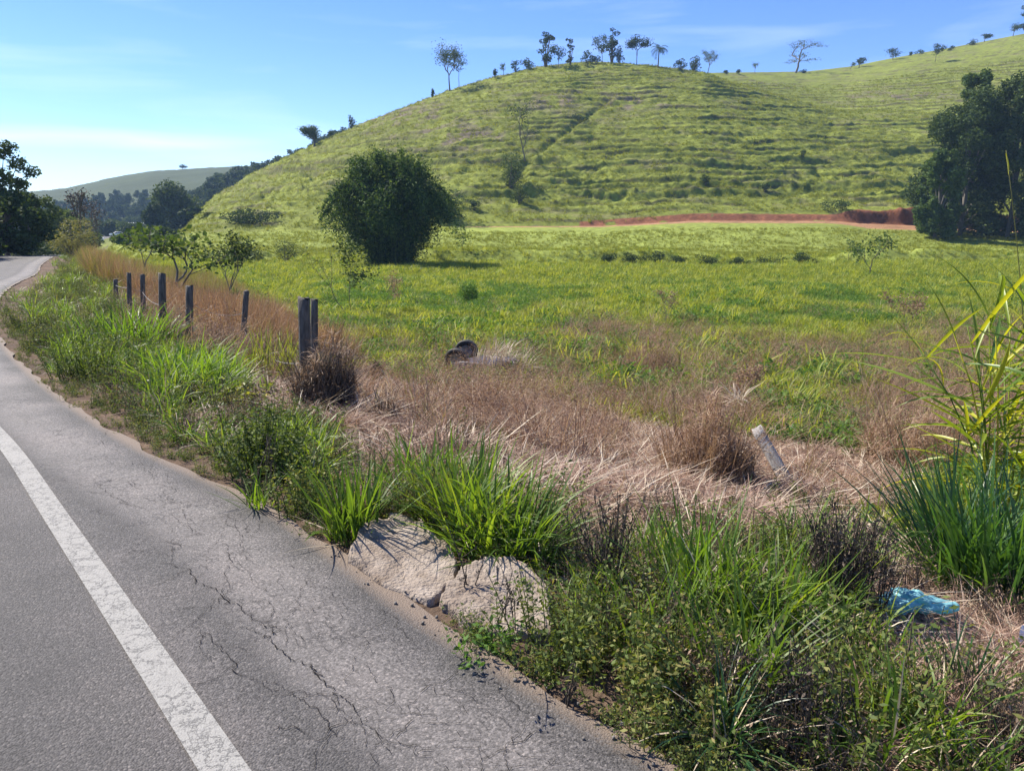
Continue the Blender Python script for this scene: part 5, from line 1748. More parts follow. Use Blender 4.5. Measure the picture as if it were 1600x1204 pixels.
V2, F2 = blades(110, 0.3, 0.6, 0.014, 1.35, 0.5, rng, 4, 0.4, (0.9, -0.1)); V2[:, 2] += 0.50
o = link('straw_heap', mesh_np('straw_heap', np.vstack([V, V2]), np.vstack([F, F2 + len(V)]), M['straw_pale']), None, (wp.x + 0.35, wp.y - 0.5, wp.z))
tag(o, 'pale straw lying over the overturned vehicle', 'straw', kind='stuff')

# cars on the far stretch of road and beside it
def on_far(px, py, dist):
    u, _ = ray_uv(px, py)
    x, y = u * dist, dist
    return Vector((x, y, max(ground_at(x, y), float(road_z(y))) + 0.02))


car('white car coming along the distant road', on_far(157, 374, 236), math.radians(30), M['white'], 'distant cars by the far road')
car('silver car behind the bare tree trunk beside the distant road', on_far(143, 376, 225), math.radians(50), M['silver'], 'distant cars by the far road')
car('white car parked at the roadside left of the bare tree', on_far(127, 380, 190), math.radians(60), M['white'], 'distant cars by the far road')
car('white car half hidden by bushes right of the distant road', on_far(184, 375, 232), math.radians(-60), M['white'], 'distant cars by the far road')

# ------------------------------------------------------------------ trees
def grow(rng, H, r, levels=4, spread=0.6, trunk=0.35, lean=(0, 0), kids=3, up=0.25, droop=0.0, wob=0.12):
    mb = MB(); tips = []
    def br(p, d, L_, rad, lv):
        n = 4
        P = [p]; q = p.copy(); dd = d.copy()
        for k in range(n):
            dd = dd + rng.normal(0, wob, 3) + np.array([0, 0, up * 0.15 - droop * 0.2 * (levels - lv)])
            dd /= np.linalg.norm(dd); q = q + dd * L_ / n; P.append(q)
        mb.tube(np.array(P), np.linspace(rad, rad * 0.62, n + 1), 6 if lv >= levels - 1 else 4, False)
        if lv <= 1: tips.append((P[-1], L_)); tips.append((P[2], L_))
        if lv <= 0: return
        for c in range(kids):
            a = rng.normal(0, 1, 3); a -= dd * (a @ dd); a /= np.linalg.norm(a)
            sp = spread * rng.uniform(0.6, 1.3)
            nd = dd * math.cos(sp) + a * math.sin(sp); nd[2] += up * 0.3; nd /= np.linalg.norm(nd)
            j = n if c < 2 else int(rng.integers(2, n + 1))
            br(P[j], nd, L_ * rng.uniform(0.6, 0.85), rad * 0.6, lv - 1)
    d0 = np.array([lean[0], lean[1], 1.0]); d0 /= np.linalg.norm(d0)
    br(np.zeros(3), d0, H * trunk, r, levels)
    return mb, tips


def tree(name, label, cat, p, H, seed, leaves=30, leaf=0.35, clump=0.5, mat='tree', bark='bark', group=None, levels=3, spread=0.6, trunk=0.38, lean=(0, 0), width=None, flat=0.0, up=0.25, kids=3, lowfrac=0.0, r=None, droop=0.0):
    rng = np.random.default_rng(seed)
    mb, tips = grow(rng, H, r or H * 0.022, levels, spread, trunk, lean, kids, up, droop)
    V = np.vstack(mb.v)
    top = V[:, 2].max(); s = (H - clump * 0.4 * (leaves > 0)) / top
    sx = s
    if width:
        ext = (V[:, 0].max() - V[:, 0].min() + clump) * s
        sx = s * width / ext
    V = V * np.array([sx, sx, s])
    root = empty(name, (p[0], p[1], p[2] - 0.1), label=label, cat=cat, group=group)
    link('trunk', mesh_np('trunk', V, np.vstack([np.asarray(f) for f in mb.f]), M[bark], True), root)
    if leaves:
        C = []
        for (t, L_) in tips:
            c = t * np.array([sx, sx, s])
            if lowfrac and c[2] < lowfrac * H: continue
            C.append(c + rng.normal(0, 1, (leaves, 3)) * np.array([clump, clump, clump * (0.6 - 0.4 * flat)]) * 0.5)
        C = np.vstack(C); C[:, 2] = np.maximum(C[:, 2], 0.1)
        V, F = leafquads(C, leaf, rng, 0.6, 0.4, 0.2)
        link('crown', mesh_np('crown', V, F, M[mat]), root)
    return root


def crown_mass(rng, blobs, n, leaf, aspect=0.6, shell=0.55, droop=0.2):
    """leaves through a set of ellipsoid clumps, thickest near their skins"""
    C = []
    tot = sum(b[3] * b[4] * b[5] for b in blobs) ** (1)
    vol = np.array([(b[3] * b[4] * b[5]) ** (2 / 3) for b in blobs]); vol /= vol.sum()
    for b, w in zip(blobs, vol):
        k = max(4, int(n * w))
        d = rng.normal(0, 1, (k, 3)); d /= np.linalg.norm(d, axis=1)[:, None]
        rr = (shell + (1 - shell) * rng.uniform(0, 1, k) ** 0.6) * rng.normal(1, 0.10, k)
        C.append(np.array(b[:3]) + d * rr[:, None] * np.array(b[3:6]))
    return leafquads(np.vstack(C), leaf, rng, aspect, 0.35, droop)


def bush(name, label, cat, p, W_, H, seed, n=2500, leaf=0.25, mat='tree_dark', group=None, nb=12, aspect=0.6, d=None, tall=False):
    rng = np.random.default_rng(seed)
    blobs = []
    for i in range(nb):
        a = rng.uniform(0, 6.28); rr = rng.uniform(0, 0.36) * W_
        z = rng.uniform(0.15, 0.78) * H * (1 - 0.5 * (rr / (0.5 * W_)) ** 2)
        s = rng.uniform(0.14, 0.25)
        if tall:
            z = rng.uniform(0.12, 0.93) * H; s = rng.uniform(0.12, 0.24); rr = rng.uniform(0, 0.36) * W_
            blobs.append((rr * math.cos(a), rr * math.sin(a), z, s * W_, s * W_, s * W_ * 0.62)); continue
        blobs.append((rr * math.cos(a), rr * math.sin(a) * (d or 1), z, s * W_, s * W_ * (d or 1), s * H * 1.1))
    root = empty(name, (p[0], p[1], p[2] - 0.1), label=label, cat=cat, group=group)
    V, F = crown_mass(rng, blobs, n, leaf, aspect)
    V[:, 2] = np.maximum(V[:, 2], 0)
    link('crown', mesh_np('crown', V, F, M[mat]), root)
    mb = MB()
    for b in blobs[:7]:
        mb.tube(np.array([(b[0] * .15, b[1] * .15, 0), (b[0] * .5, b[1] * .5, b[2] * .6), b[:3]]), [H * .02, H * .014, H * .006], 5, False)
    link('trunk', mb.mesh('trunk', M['bark']), root)
    return root


def at_y(px, y):
    u = (px - CXP) / FPX / (math.cos(PITCH) + math.sin(PITCH) * math.tan(PITCH)) if False else ray_uv(px, 366)[0]
    return Vector((u * y, y, ground_at(u * y, y)))


# --- bamboo
def bamboo():
    p = at(612, 416, 50, 120)
    print('bamboo', p)
    H = 160 * p.y / FPX; Wd = 204 * p.y / FPX
    rng = np.random.default_rng(77)
    root = empty('bamboo_clump', (p.x, p.y, p.z), label='huge dark dense bamboo clump standing alone on the pasture', cat='bamboo')
    culms = MB(); C = []; D = []
    for i in range(190):
        az = rng.uniform(0, 6.28); rb = rng.uniform(0, 2.3)
        k = rng.uniform(0, 1) ** 0.55
        lobe = 1 + 0.13 * math.sin(az * 5 + 1.0) + 0.07 * math.sin(az * 11)
        Rmax = Wd * 0.5 * (0.12 + 0.88 * k) * rng.uniform(0.8, 1.05) * lobe
        Ht = H * (1.0 - 0.36 * k ** 3) * rng.uniform(0.78, 1.06)
        ts = np.linspace(0, 1, 14)
        out = rb + (Rmax - rb) * ts ** 1.25
        zz = Ht * np.sin(ts * (1.62 + 0.85 * k ** 2)) / 1.0
        P = np.stack([out * math.cos(az), out * math.sin(az), zz], 1)
        culms.tube(P[::2], np.linspace(0.06, 0.012, 7), 5, False)
        nl = 430
        tl = rng.uniform(0.10, 1.0, nl) ** 0.8
        q = np.stack([np.interp(tl, ts, P[:, a]) for a in range(3)], 1)
        sp = 0.34 + 0.30 * np.sin(tl * 9 + i)
        q = q + rng.normal(0, 1, (nl, 3)) * np.array([1, 1, 0.8]) * (sp * 0.75)[:, None]
        C.append(q)
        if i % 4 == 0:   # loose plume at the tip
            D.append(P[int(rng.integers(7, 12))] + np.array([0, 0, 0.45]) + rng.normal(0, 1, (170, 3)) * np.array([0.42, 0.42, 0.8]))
    # foliage hanging all the way down, drawn in towards the foot
    for i in range(230):
        az = rng.uniform(0, 6.28); z0 = H * rng.uniform(0.0, 0.66)
        rr = Wd * (0.15 + 0.30 * float(sstep(0.0, 0.5, z0 / H))) * rng.uniform(0.5, 1.02) * (1 + 0.16 * math.sin(az * 5 + 1.0 + z0 * 0.4))
        C.append(np.array([rr * math.cos(az), rr * math.sin(az), z0]) + rng.normal(0, 1, (130, 3)) * np.array([0.38, 0.38, 0.8]))
    C = np.vstack(C); C = C[C[:, 2] > 0.05]
    V, F = leafquads(C, 0.34, rng, 0.32, 0.4, 0.5)
    link('crown', mesh_np('crown', V, F, M['bamboo']), root)
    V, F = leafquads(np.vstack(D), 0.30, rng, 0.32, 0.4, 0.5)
    o = link('sunlit_plumes', mesh_np('sunlit_plumes', V, F, M['tree_light']), root); o['kind'] = 'stuff'  # paler leaf colour on the plumes paints in the sun on their tips
    link('stems', culms.mesh('stems', M['tree_light']), root)['kind'] = 'stuff'


bamboo()

# --- the dark group of trees at the right, before the hill
def right_trees():
    G = 'trees above the red earth bank'
    data = [(1500, 128, [(0, 0.35, 0.9), (-0.6, 0.3, 0.7), (0.4, 0.3, 0.7), (-0.1, 0.62, 0.75)], 208, 150, 'tree', 'broad dark tree whose crown hangs low over the red bank'),
            (1462, 122, None, 130, 75, 'tree_light', 'lighter green leafy tree at the left foot of the dark tree group'),
            (1575, 126, None, 232, 130, 'tree', 'tall grey green tree at the right edge, highest of the group'),
            (1505, 134, None, 236, 90, 'tree_light', 'pale green feathery tree rising behind the broad dark tree'),
            (1650, 118, None, 232, 120, 'tree', 'dark tree cut off by the right edge of the photo')]
    for i, (px, y, _, hpx, wpx, mat, lab) in enumerate(data):
        u = ray_uv(px, 360)[0]
        z = float(zground(np.array([u * y]), np.array([y]))[0])
        H = hpx * y / FPX + 0.3; Wd = wpx * y / FPX
        rng = np.random.default_rng(300 + i)
        root = empty('leafy_tree', (u * y, y, z - 0.1), label=lab, cat='tree', group=G)
        blobs = []
        nb = 70
        for k in range(nb):
            t = rng.uniform(0.04, 0.95)
            rad = Wd * 0.5 * math.sqrt(max(0.02, 1 - (2 * t - 0.85) ** 2 / 1.35)) * (0.72 if i in (3,) else 0.86)
            a = rng.uniform(0, 6.28); rr = rad * rng.uniform(0.25, 1) ** 0.6
            s = rng.uniform(0.07, 0.16)
            blobs.append((rr * math.cos(a), rr * math.sin(a), t * H, s * Wd, s * Wd, s * Wd * rng.uniform(0.7, 1.2)))
        V, F = crown_mass(rng, blobs, 30000, 0.5, 0.5, 0.3)
        V[:, 2] = np.maximum(V[:, 2], 0.05)
        link('crown', mesh_np('crown', V, F, M[mat]), root)
        mb = MB(); mb.tube([(0, 0, 0), (0.3, 0, H * .3), (0, .4, H * .7)], [0.35, 0.26, 0.1], 8, False)
        for b in blobs[:20]:
            mb.tube(np.array([(0.2, 0, b[2] * .45), (b[0] * .5, b[1] * .5, b[2] * .8), b[:3]]), [.14, .1, .04], 5, False)
        link('trunk', mb.mesh('trunk', M['bark_pale'], True), root)


right_trees()

# --- trees along the ridge
def on_crest(px, py, back=0.0):
    """the last land seen below this place of the skyline"""
    for dy in range(0, 30):
        u, v = ray_uv(px, py + dy)
        ys = np.linspace(141, 400, 1400); g_ = zground(u * ys, ys); r = HC + v * ys
        if np.any(g_ >= r - 0.02):
            y = ys[np.argmax(g_ >= r - 0.02)]
            return Vector((u * y, y, float(ground_at(u * y, y))))
    return at_y(px, 260)


GS = 'trees along the hill crest'
sky_trees = [
    # px, py, Hpx, Wpx, kind, label
    (703, 138, 62, 44, 'airy', 'tall airy pale tree on the left slope of the crest'),
    (717, 136, 52, 26, 'umb', 'leaning dark topped tree beside the tall airy tree'),
    (549, 200, 23, 15, 'dark', 'small dark lopsided tree alone on the left slope'),
    (491, 228, 30, 32, 'round', 'round crowned tree low on the left slope'),
    (515, 216, 13, 8, 'thin', 'tiny umbrella tree between the round tree and the lopsided tree'),
    (676, 149, 13, 8, 'dark', 'small dark bush just left of the tall airy tree'),
    (773, 122, 14, 9, 'dark', 'first small dark bush left of the ridge top'),
    (787, 117, 17, 10, 'thin', 'thin bare topped bush left of the ridge top'),
    (806, 112, 18, 16, 'bush', 'low dark bush left of the spreading low tree'),
    (825, 107, 19, 28, 'bush', 'low spreading dark tree left of the first tall crest tree'),
    (853, 104, 48, 28, 'tall', 'tall dark layered tree, leftmost of the tall crest trees'),
    (873, 105, 34, 22, 'umb', 'slender umbrella tree between two tall dark crest trees'),
    (891, 101, 38, 15, 'tall', 'narrow columnar dark tree on the crest'),
    (917, 98, 18, 22, 'bush', 'low round bushy tree left of the tallest crest trees'),
    (932, 98, 16, 20, 'bush', 'low bushy tree at the foot of the tallest crest trees'),
    (941, 97, 40, 22, 'umb', 'umbrella crowned tree leaning at the left of the tallest crest tree'),
    (956, 97, 50, 26, 'tall', 'tallest dark tree on the very top of the hill'),
    (967, 97, 26, 16, 'bush', 'dense dark lower tree at the right of the tallest tree'),
    (995, 100, 42, 32, 'layer', 'layered tree with gaps left of the palm'),
    (1064, 108, 18, 22, 'bush', 'dense dark round tree right of the palm, the left one of two'),
    (1084, 110, 26, 26, 'bush', 'dense dark round tree right of the palm, the right one of two'),
    (1106, 113, 34, 30, 'bare', 'thin half bare spreading tree right of the dense round trees'),
    (1133, 114, 6, 10, 'bush', 'tiny dark bush on the saddle, first right of the half bare tree'),
    (1155, 115, 7, 11, 'bush', 'tiny scrubby bush in the middle of the saddle'),
    (1180, 114, 17, 9, 'thin', 'thin little tree standing alone on the saddle'),
    (1243, 113, 48, 56, 'flat', 'wide flat topped pale tree alone on the saddle'),
    (1256, 113, 6, 14, 'bush', 'low dark bush at the foot of the flat topped tree'),
    (1329, 107, 9, 9, 'thin', 'little bare bush right of the flat topped tree'),
    (1342, 105, 15, 13, 'umb', 'small flat crowned tree right of the little bare bush'),
    (1395, 93, 18, 22, 'umb', 'dark umbrella tree on the rising right hand ridge'),
    (1423, 86, 6, 6, 'bush', 'tiny bush between two umbrella trees of the right ridge'),
    (1436, 84, 8, 16, 'bush', 'low leaning bush on the right ridge'),
    (1461, 96, 27, 17, 'umb', 'round headed tree standing a little below the right ridge'),
    (1487, 78, 8, 12, 'bush', 'faint low bush behind the right ridge'),
    (1519, 69, 10, 20, 'bush', 'wide low dark tree on the right ridge'),
    (1538, 65, 12, 14, 'umb', 'small spreading tree beside the wide low dark tree'),
    (1583, 56, 19, 18, 'umb', 'upright little umbrella tree near the right end of the ridge'),
    (1604, 51, 52, 26, 'tall', 'tree at the right end of the ridge cut off by the photo edge'),
]
for i, (px, py, hp, wp_, kind, lab) in enumerate(sky_trees):
    p = on_crest(px, py + 1)
    H = hp * p.y / FPX; Wd = wp_ * p.y / FPX
    sd = 400 + i
    if kind == 'bush' or kind == 'dark':
        bush('crest_bush' if H < 5 else 'crest_tree', lab, 'bush' if H < 5 else 'tree', p, Wd, H, sd, max(260, int(Wd * H * 26)), 0.42, 'tree_dark', GS, 9)
    elif kind == 'airy':
        tree('crest_tree', lab, 'tree', p, H, sd, 9, 0.4, 1.6, 'tree', 'bark', GS, 4, 0.55, 0.34, width=Wd, r=0.28)
    elif kind == 'umb':
        tree('crest_tree', lab, 'tree', p, H, sd, 34, 0.42, Wd * 0.30, 'tree_dark', 'bark', GS, 2, 0.8, 0.55, lean=(0.18 if px in (717,) else -0.05, 0), width=Wd, flat=0.7, r=0.16)
    elif kind == 'tall':
        bush('crest_tree', lab, 'tree', p, Wd, H * 1.04, sd, int(Wd * H * 22), 0.5, 'tree_dark', GS, 17, tall=True)
    elif kind == 'none':
        tree('crest_tree', lab, 'tree', p, H, sd, 34, 0.45, Wd * 0.26, 'tree_dark', 'bark', GS, 3, 0.75, 0.42, width=Wd, r=0.24)
    elif kind == 'layer':
        tree('crest_tree', lab, 'tree', p, H, sd, 26, 0.42, Wd * 0.22, 'tree_dark', 'bark', GS, 3, 0.9, 0.34, width=Wd, flat=0.8, r=0.2)
    elif kind == 'bare':
        tree('crest_tree', lab, 'tree', p, H, sd, 6, 0.35, 1.3, 'tree', 'bark', GS, 4, 0.6, 0.30, width=Wd, r=0.16)
    elif kind == 'thin':
        tree('crest_tree', lab, 'tree', p, H, sd, 12, 0.3, Wd * 0.3, 'tree', 'bark', GS, 2, 0.5, 0.45, width=Wd, r=0.09)
    elif kind == 'round':
        tree('crest_tree', lab, 'tree', p, H, sd, 44, 0.4, Wd * 0.24, 'tree', 'bark', GS, 3, 0.7, 0.3, width=Wd, r=0.2)
    elif kind == 'flat':
        tree('crest_tree', lab, 'tree', p, H, sd, 16, 0.42, 1.8, 'tree', 'bark_pale', GS, 3, 0.75, 0.42, width=Wd, flat=1.0, r=0.28, up=0.1)

# palm on the crest
def palm(px, py, hp, label, group):
    p = on_crest(px, py + 1); H = hp * p.y / FPX
    rng = np.random.default_rng(17)
    root = empty('palm_tree', tuple(p), label=label, cat='palm', group=group)
    mb = MB(); top = np.array([0.2, 0, H * 0.66]); mb.tube([(0, 0, -0.2), (0.1, 0, H * .35), top], [0.22, 0.16, 0.14], 7, False)
    link('trunk', mb.mesh('trunk', M['bark'], True), root)
    for k in range(17):
        az = k * 2.4; el = rng.uniform(-0.1, 1.3); L_ = H * 0.44 * rng.uniform(0.85, 1.1)
        P = [top.copy()]; a = el
        for s in range(7):
            P.append(P[-1] + np.array([math.cos(az) * math.cos(a), math.sin(az) * math.cos(a), math.sin(a)]) * L_ / 7); a -= 0.27
        P = np.array(P); C = []; V = []; F = []
        T = np.gradient(P, axis=0); T /= np.linalg.norm(T, axis=1)[:, None]
        side = np.array([-math.sin(az), math.cos(az), 0])
        n_ = 0
        for t in np.linspace(0.1, 1, 16):
            q = np.array([np.interp(t, np.linspace(0, 1, 8), P[:, c]) for c in range(3)])
            tg = np.array([np.interp(t, np.linspace(0, 1, 8), T[:, c]) for c in range(3)])
            for s in (-1, 1):
                l = 1.0 * (1 - 0.5 * t); e = q + side * s * l * 0.7 + tg * l * 0.5 - np.array([0, 0, l * 0.35])
                V += [q - tg * 0.06, q + tg * 0.06, e + tg * 0.03, e - tg * 0.03]; F.append((n_, n_ + 1, n_ + 2, n_ + 3)); n_ += 4
        link('frond', mesh_np('frond', np.array(V), np.array(F), M['tree_dark']), root)


palm(1028, 104, 38, 'palm tree with drooping fronds on the crest', GS)

# shrubs and trees on the slope
GH = 'shrubs dotted over the hillside'
pp = at(797, 292, 141); bush('hill_shrub', 'dark green shrub in the gully below the bare hillside tree', 'shrub', pp, 6.0, 8.5, 501, 2600, 0.32, 'tree', GH, 12)
pp = at(820, 252, 141); tree('hillside_tree', 'bare leaning tree halfway up the hillside beside the gully', 'tree', pp, 12.0, 505, 5, 0.4, 1.3, 'tree', 'bark_pale', GH, 3, 0.5, 0.5, lean=(-0.25, 0), r=0.2)
pp = at(812, 318, 141); bush('hill_shrub', 'dark shrub lower in the gully', 'shrub', pp, 4.0, 4.5, 503, 1100, 0.3, 'tree', GH, 8)
pp = at(741, 328, 141); bush('hill_shrub', 'small dark round bush right of the bamboo', 'shrub', pp, 2.4, 2.2, 504, 700, 0.25, 'tree_dark', GH, 7)
pp = at(1103, 290, 141); bush('hill_shrub', 'small rounded shrub in the middle of the hill foot', 'shrub', pp, 2.4, 2.6, 506, 600, 0.25, 'tree', GH, 7)
pp = at(1193, 300, 141); bush('hill_shrub', 'small bush on the lower slope left of the red bank', 'shrub', pp, 2.6, 2.0, 507, 500, 0.25, 'tree_dark', GH, 7)
pp = at(1254, 248, 141); bush('hill_shrub', 'little brown bush on the hill bench', 'shrub', pp, 1.8, 2.2, 508, 400, 0.25, 'tree', GH, 6)
pp = at(905, 190, 141); bush('hill_shrub', 'dark shrub at the top of the diagonal gully', 'shrub', pp, 5.0, 2.4, 509, 700, 0.3, 'tree_dark', GH, 8)
pp = at(395, 350, 141); bush('hill_shrub', 'wide dark scrub at the left foot of the hill', 'shrub', pp, 12.0, 3.6, 510, 2500, 0.35, 'tree_dark', GH, 16)
pp = at(1410, 312, 141); bush('hill_shrub', 'small green bush on the slope just above the red bank', 'shrub', pp, 1.8, 1.6, 511, 300, 0.25, 'tree_light', GH, 6)
pp = at(1310, 330, 141); bush('hill_shrub', 'loose green scrub left end of the red bank', 'shrub', pp, 6.0, 2.4, 512, 900, 0.3, 'tree', GH, 9)
pp = at(700, 345, 120); bush('hill_shrub', 'leafy bush tucked against the right side of the bamboo', 'shrub', pp, 8.0, 6.5, 513, 3000, 0.35, 'tree', GH, 12)

# tussocks along the low bank
GT2 = 'dark tussocks along the pasture bank'
rr = np.random.default_rng(90)
tus = [(445, 406, 66, 26, 'long dark tussock at the left end of the pasture bank'), (395, 404, 56, 16, 'low dark tussock left of the long one'), (950, 412, 34, 15, 'small dark tussock, leftmost on the middle of the bank'),
       (988, 412, 40, 15, 'dark tussock in the middle of the bank'), (1022, 411, 34, 16, 'dark tussock right of the middle one'), (1062, 412, 40, 12, 'flat dark tussock before the fifth one'),
       (1110, 416, 50, 19, 'largest dark tussock of the bank'), (1155, 414, 44, 12, 'low tussock right of the largest'), (1205, 413, 60, 13, 'long low tussock toward the right'), (1252, 412, 50, 15, 'last dark tussock at the right end of the bank')]
for i, (px, py, w_, h_, lab) in enumerate(tus):
    q = at(px, py, 50, 139)
    bush('grass_tussock', lab, 'tussock', q, w_ * q.y / FPX, 1.35 * h_ * q.y / FPX, 600 + i, 1100, 0.22, 'tree_dark', GT2, 8, 0.25)

# saplings in the field
GP = 'saplings growing in the wet field'
q = at(548, 492, 15, 60); H = 122 * q.y / FPX
tree('sapling', 'slender leafy sapling with a round dark head before the bamboo', 'sapling', q, H, 701, 22, 0.14, 0.5, 'tree', 'bark', GP, 2, 0.5, 0.6, width=1.5, r=0.03)
q = at(541, 490, 15, 60)
tree('sapling', 'bare sapling stem leaning left beside the leafy one', 'sapling', q, 105 * q.y / FPX, 702, 3, 0.1, 0.25, 'tree', 'bark', GP, 2, 0.3, 0.72, lean=(-0.42, 0), r=0.03)
q = at(737, 474, 15, 60); bush('field_shrub', 'small feathery green shrub alone in the field right of the bamboo', 'shrub', q, 42 * q.y / FPX, 50 * q.y / FPX, 703, 1500, 0.16, 'weed_field', GP, 9, 0.25)
q = at(602, 490, 15, 60); tree('sapling', 'thin dry brown weed stalk right of the leafy sapling', 'sapling', q, 72 * q.y / FPX, 704, 8, 0.07, 0.2, 'dry', 'bark', GP, 3, 0.4, 0.4, r=0.014)
q = at(1357, 432, 30, 120); tree('sapling', 'sparse thin sapling on the pasture below the red bank', 'sapling', q, 72 * q.y / FPX, 705, 5, 0.25, 0.9, 'tree_light', 'bark', GP, 3, 0.6, 0.4, r=0.05, width=3.2)
q = at(1325, 408, 30, 120) ; tree('sapling', 'faint twiggy sapling left of the sparse one', 'sapling', q, 38 * q.y / FPX, 706, 4, 0.2, 0.6, 'tree_light', 'bark', GP, 3, 0.6, 0.4, r=0.03)
q = at(723, 392, 60, 130); tree('sapling', 'little pale leaved sapling right of the bamboo by the track', 'sapling', q, 42 * q.y / FPX, 707, 10, 0.25, 0.8, 'tree_light', 'bark', GP, 2, 0.5, 0.6, r=0.04)
q = at(1040, 505, 15, 60); tree('sapling', 'dead upright weed rising from the reddish dry clump', 'sapling', q, 60 * q.y / FPX, 708, 6, 0.06, 0.2, 'dry', 'bark', GP, 3, 0.4, 0.4, r=0.012)
q = at(1420, 560, 8, 60); tree('sapling', 'thin bare dead weed left of the cane plants', 'sapling', q, 120 * q.y / FPX, 709, 5, 0.05, 0.12, 'dry', 'bark', GP, 4, 0.35, 0.35, r=0.010)
q = at(1200, 650, 8, 60); tree('sapling', 'dead twiggy bush behind the fallen grey post', 'sapling', q, 95 * q.y / FPX, 710, 8, 0.04, 0.1, 'dry', 'bark', GP, 4, 0.6, 0.3, r=0.010)
q = at(590, 600, 8, 60); bush('field_shrub', 'dark broad leaved plant right of the corner posts', 'shrub', q, 42 * q.y / FPX, 48 * q.y / FPX, 711, 500, 0.10, 'tree_dark', GP, 8)

# trumpet trees with spreading heads at the left
GQ = 'spreading young trees behind the orange grass'
q = at(293, 470, 15, 60)
def young(label, px, base_y, top_px, w, seed, dist, mat='tree', lv=3, lean=(0, 0)):
    u = ray_uv(px, base_y)[0]; x, y = u * dist, dist; z = ground_at(x, y)
    H = HC + ray_uv(px, top_px)[1] * y - z
    return tree('young_tree', label, 'tree', (x, y, z), H, seed, 6, 0.24, 0.6, mat, 'bark_pale', GQ, lv, 0.72, 0.50, lean=lean, width=w * y / FPX, flat=0.6, r=0.06)


young('spreading young tree with big glossy leaves and a thin pale trunk, left of the pair', 292, 440, 342, 190, 720, 32, 'tree_light', 3)
tree('young_tree', 'many branched bare young tree right of the glossy leaved one', 'tree', tuple(at_y(345, 31)), 3.6, 721, 5, 0.12, 0.3, 'tree', 'bark_pale', GQ, 4, 0.55, 0.3, r=0.04, width=3.0)
young('bushy leafy young tree at the left of the spreading group', 225, 440, 345, 80, 722, 46, 'tree_light', 3)
# spiky rosette plant
q = at_y(361, 30)
root = empty('yucca_plant', tuple(q), label='small grey green rosette plant on a short trunk right of the bare young tree', cat='plant')
mb = MB(); mb.tube([(0, 0, 0), (0.03, 0, 0.5), (0, 0, 0.95)], [0.05, 0.045, 0.04], 7); link('trunk', mb.mesh('trunk', M['bark']), root)
V, F = blades(70, 0.08, 0.42, 0.05, 0.8, 1.3, np.random.default_rng(4), 4, 0.2); V[:, 2] += 0.9
link('leaves', mesh_np('leaves', V, F, M['weed_field']), root)['kind'] = 'stuff'

# left roadside trees
GL = 'trees on the far side of the road'
def ltree(label, px, top_px, w, dist, seed, mat, n=15000, low=0.05, leaf=0.34, shell=0.3, sp=(0.08, 0.17)):
    u = ray_uv(px, 366)[0]; x, y = u * dist, dist; z = ground_at(x, y)
    H = HC + ray_uv(px, top_px)[1] * y - z; Wd = w * y / FPX
    rng = np.random.default_rng(seed)
    root = empty('roadside_tree', (x, y, z - 0.1), label=label, cat='tree', group=GL)
    blobs = []
    for k in range(40):
        t = rng.uniform(low, 0.97); rad = Wd * 0.5 * math.sqrt(max(0.03, 1 - (2 * t - 1.0) ** 2 / 1.15))
        a = rng.uniform(0, 6.28); rr_ = rad * rng.uniform(0.15, 1) ** 0.6; s = rng.uniform(*sp)
        blobs.append((rr_ * math.cos(a), rr_ * math.sin(a), t * H, s * Wd, s * Wd, s * Wd * 0.8))
    V, F = crown_mass(rng, blobs, n, leaf, 0.5, shell)
    V[:, 2] = np.maximum(V[:, 2], 0.05)
    link('crown', mesh_np('crown', V, F, M[mat]), root)
    mb = MB(); mb.tube([(0, 0, 0), (0.15, 0.1, H * .3), (0, 0, H * .7)], [0.2, 0.15, 0.07], 7, False)
    for b in blobs[:26]:
        mb.tube(np.array([(0.1, 0, b[2] * .45), (b[0] * .55, b[1] * .55, b[2] * .8), b[:3]]), [.08, .05, .02], 4, False)
    link('trunk', mb.mesh('trunk', M['bark'], True), root)


ltree('tall airy pale crowned tree at the left edge of the photo', 8, 218, 110, 64, 801, 'tree', 9000, 0.35, 0.28, 0.2)
ltree('dark bushy tree below the airy tree at the left edge', -10, 300, 150, 60, 802, 'tree', 11000)
ltree('dark rounded tree right of the one at the left edge', 44, 305, 90, 92, 803, 'tree', 9000)
ltree('olive feathery tree right of the dark roadside trees', 76, 325, 80, 128, 804, 'tree', 9000)
ltree('leafy tree beyond the frame end of the left roadside', -90, 250, 160, 50, 805, 'tree', 9000)
ltree('far blue green tree where the road disappears', 105, 335, 80, 120, 806, 'tree', 8000, leaf=0.5)
q = at_y(112, 78); bush('roadside_bush', 'yellow green feathery bush hiding the bend of the road', 'bush', q, 4.6, 4.2, 807, 4500, 0.22, 'yellowg', GL, 10, 0.25)
q = at_y(80, 128); bush('roadside_bush', 'light green low bush left of the feathery one', 'bush', q, 6.0, 3.4, 808, 3500, 0.25, 'tree_light', GL, 9)
q = at_y(24, 82); bush('roadside_bush', 'low dark hedge like bush under the left roadside trees', 'bush', q, 9.0, 3.0, 809, 3500, 0.22, 'tree_dark', GL, 12)

# bare tree
q = at_y(137, 92); H = HC + ray_uv(135, 293)[1] * 92 - q.z
tree('bare_tree', 'bare dead tree with upright branches beside the distant road', 'tree', tuple(q), H, 811, 3, 0.25, 0.9, 'dead', 'bark', 'bare trees beside the far road', 4, 0.32, 0.36, r=0.16, up=0.8, width=4.0)
q = at_y(147, 96); H = HC + ray_uv(147, 320)[1] * 96 - q.z
tree('bare_tree', 'second thinner bare tree close right of the first', 'tree', tuple(q), H, 812, 3, 0.25, 0.7, 'dead', 'bark', 'bare trees beside the far road', 3, 0.25, 0.45, r=0.11, up=0.8, width=1.8)

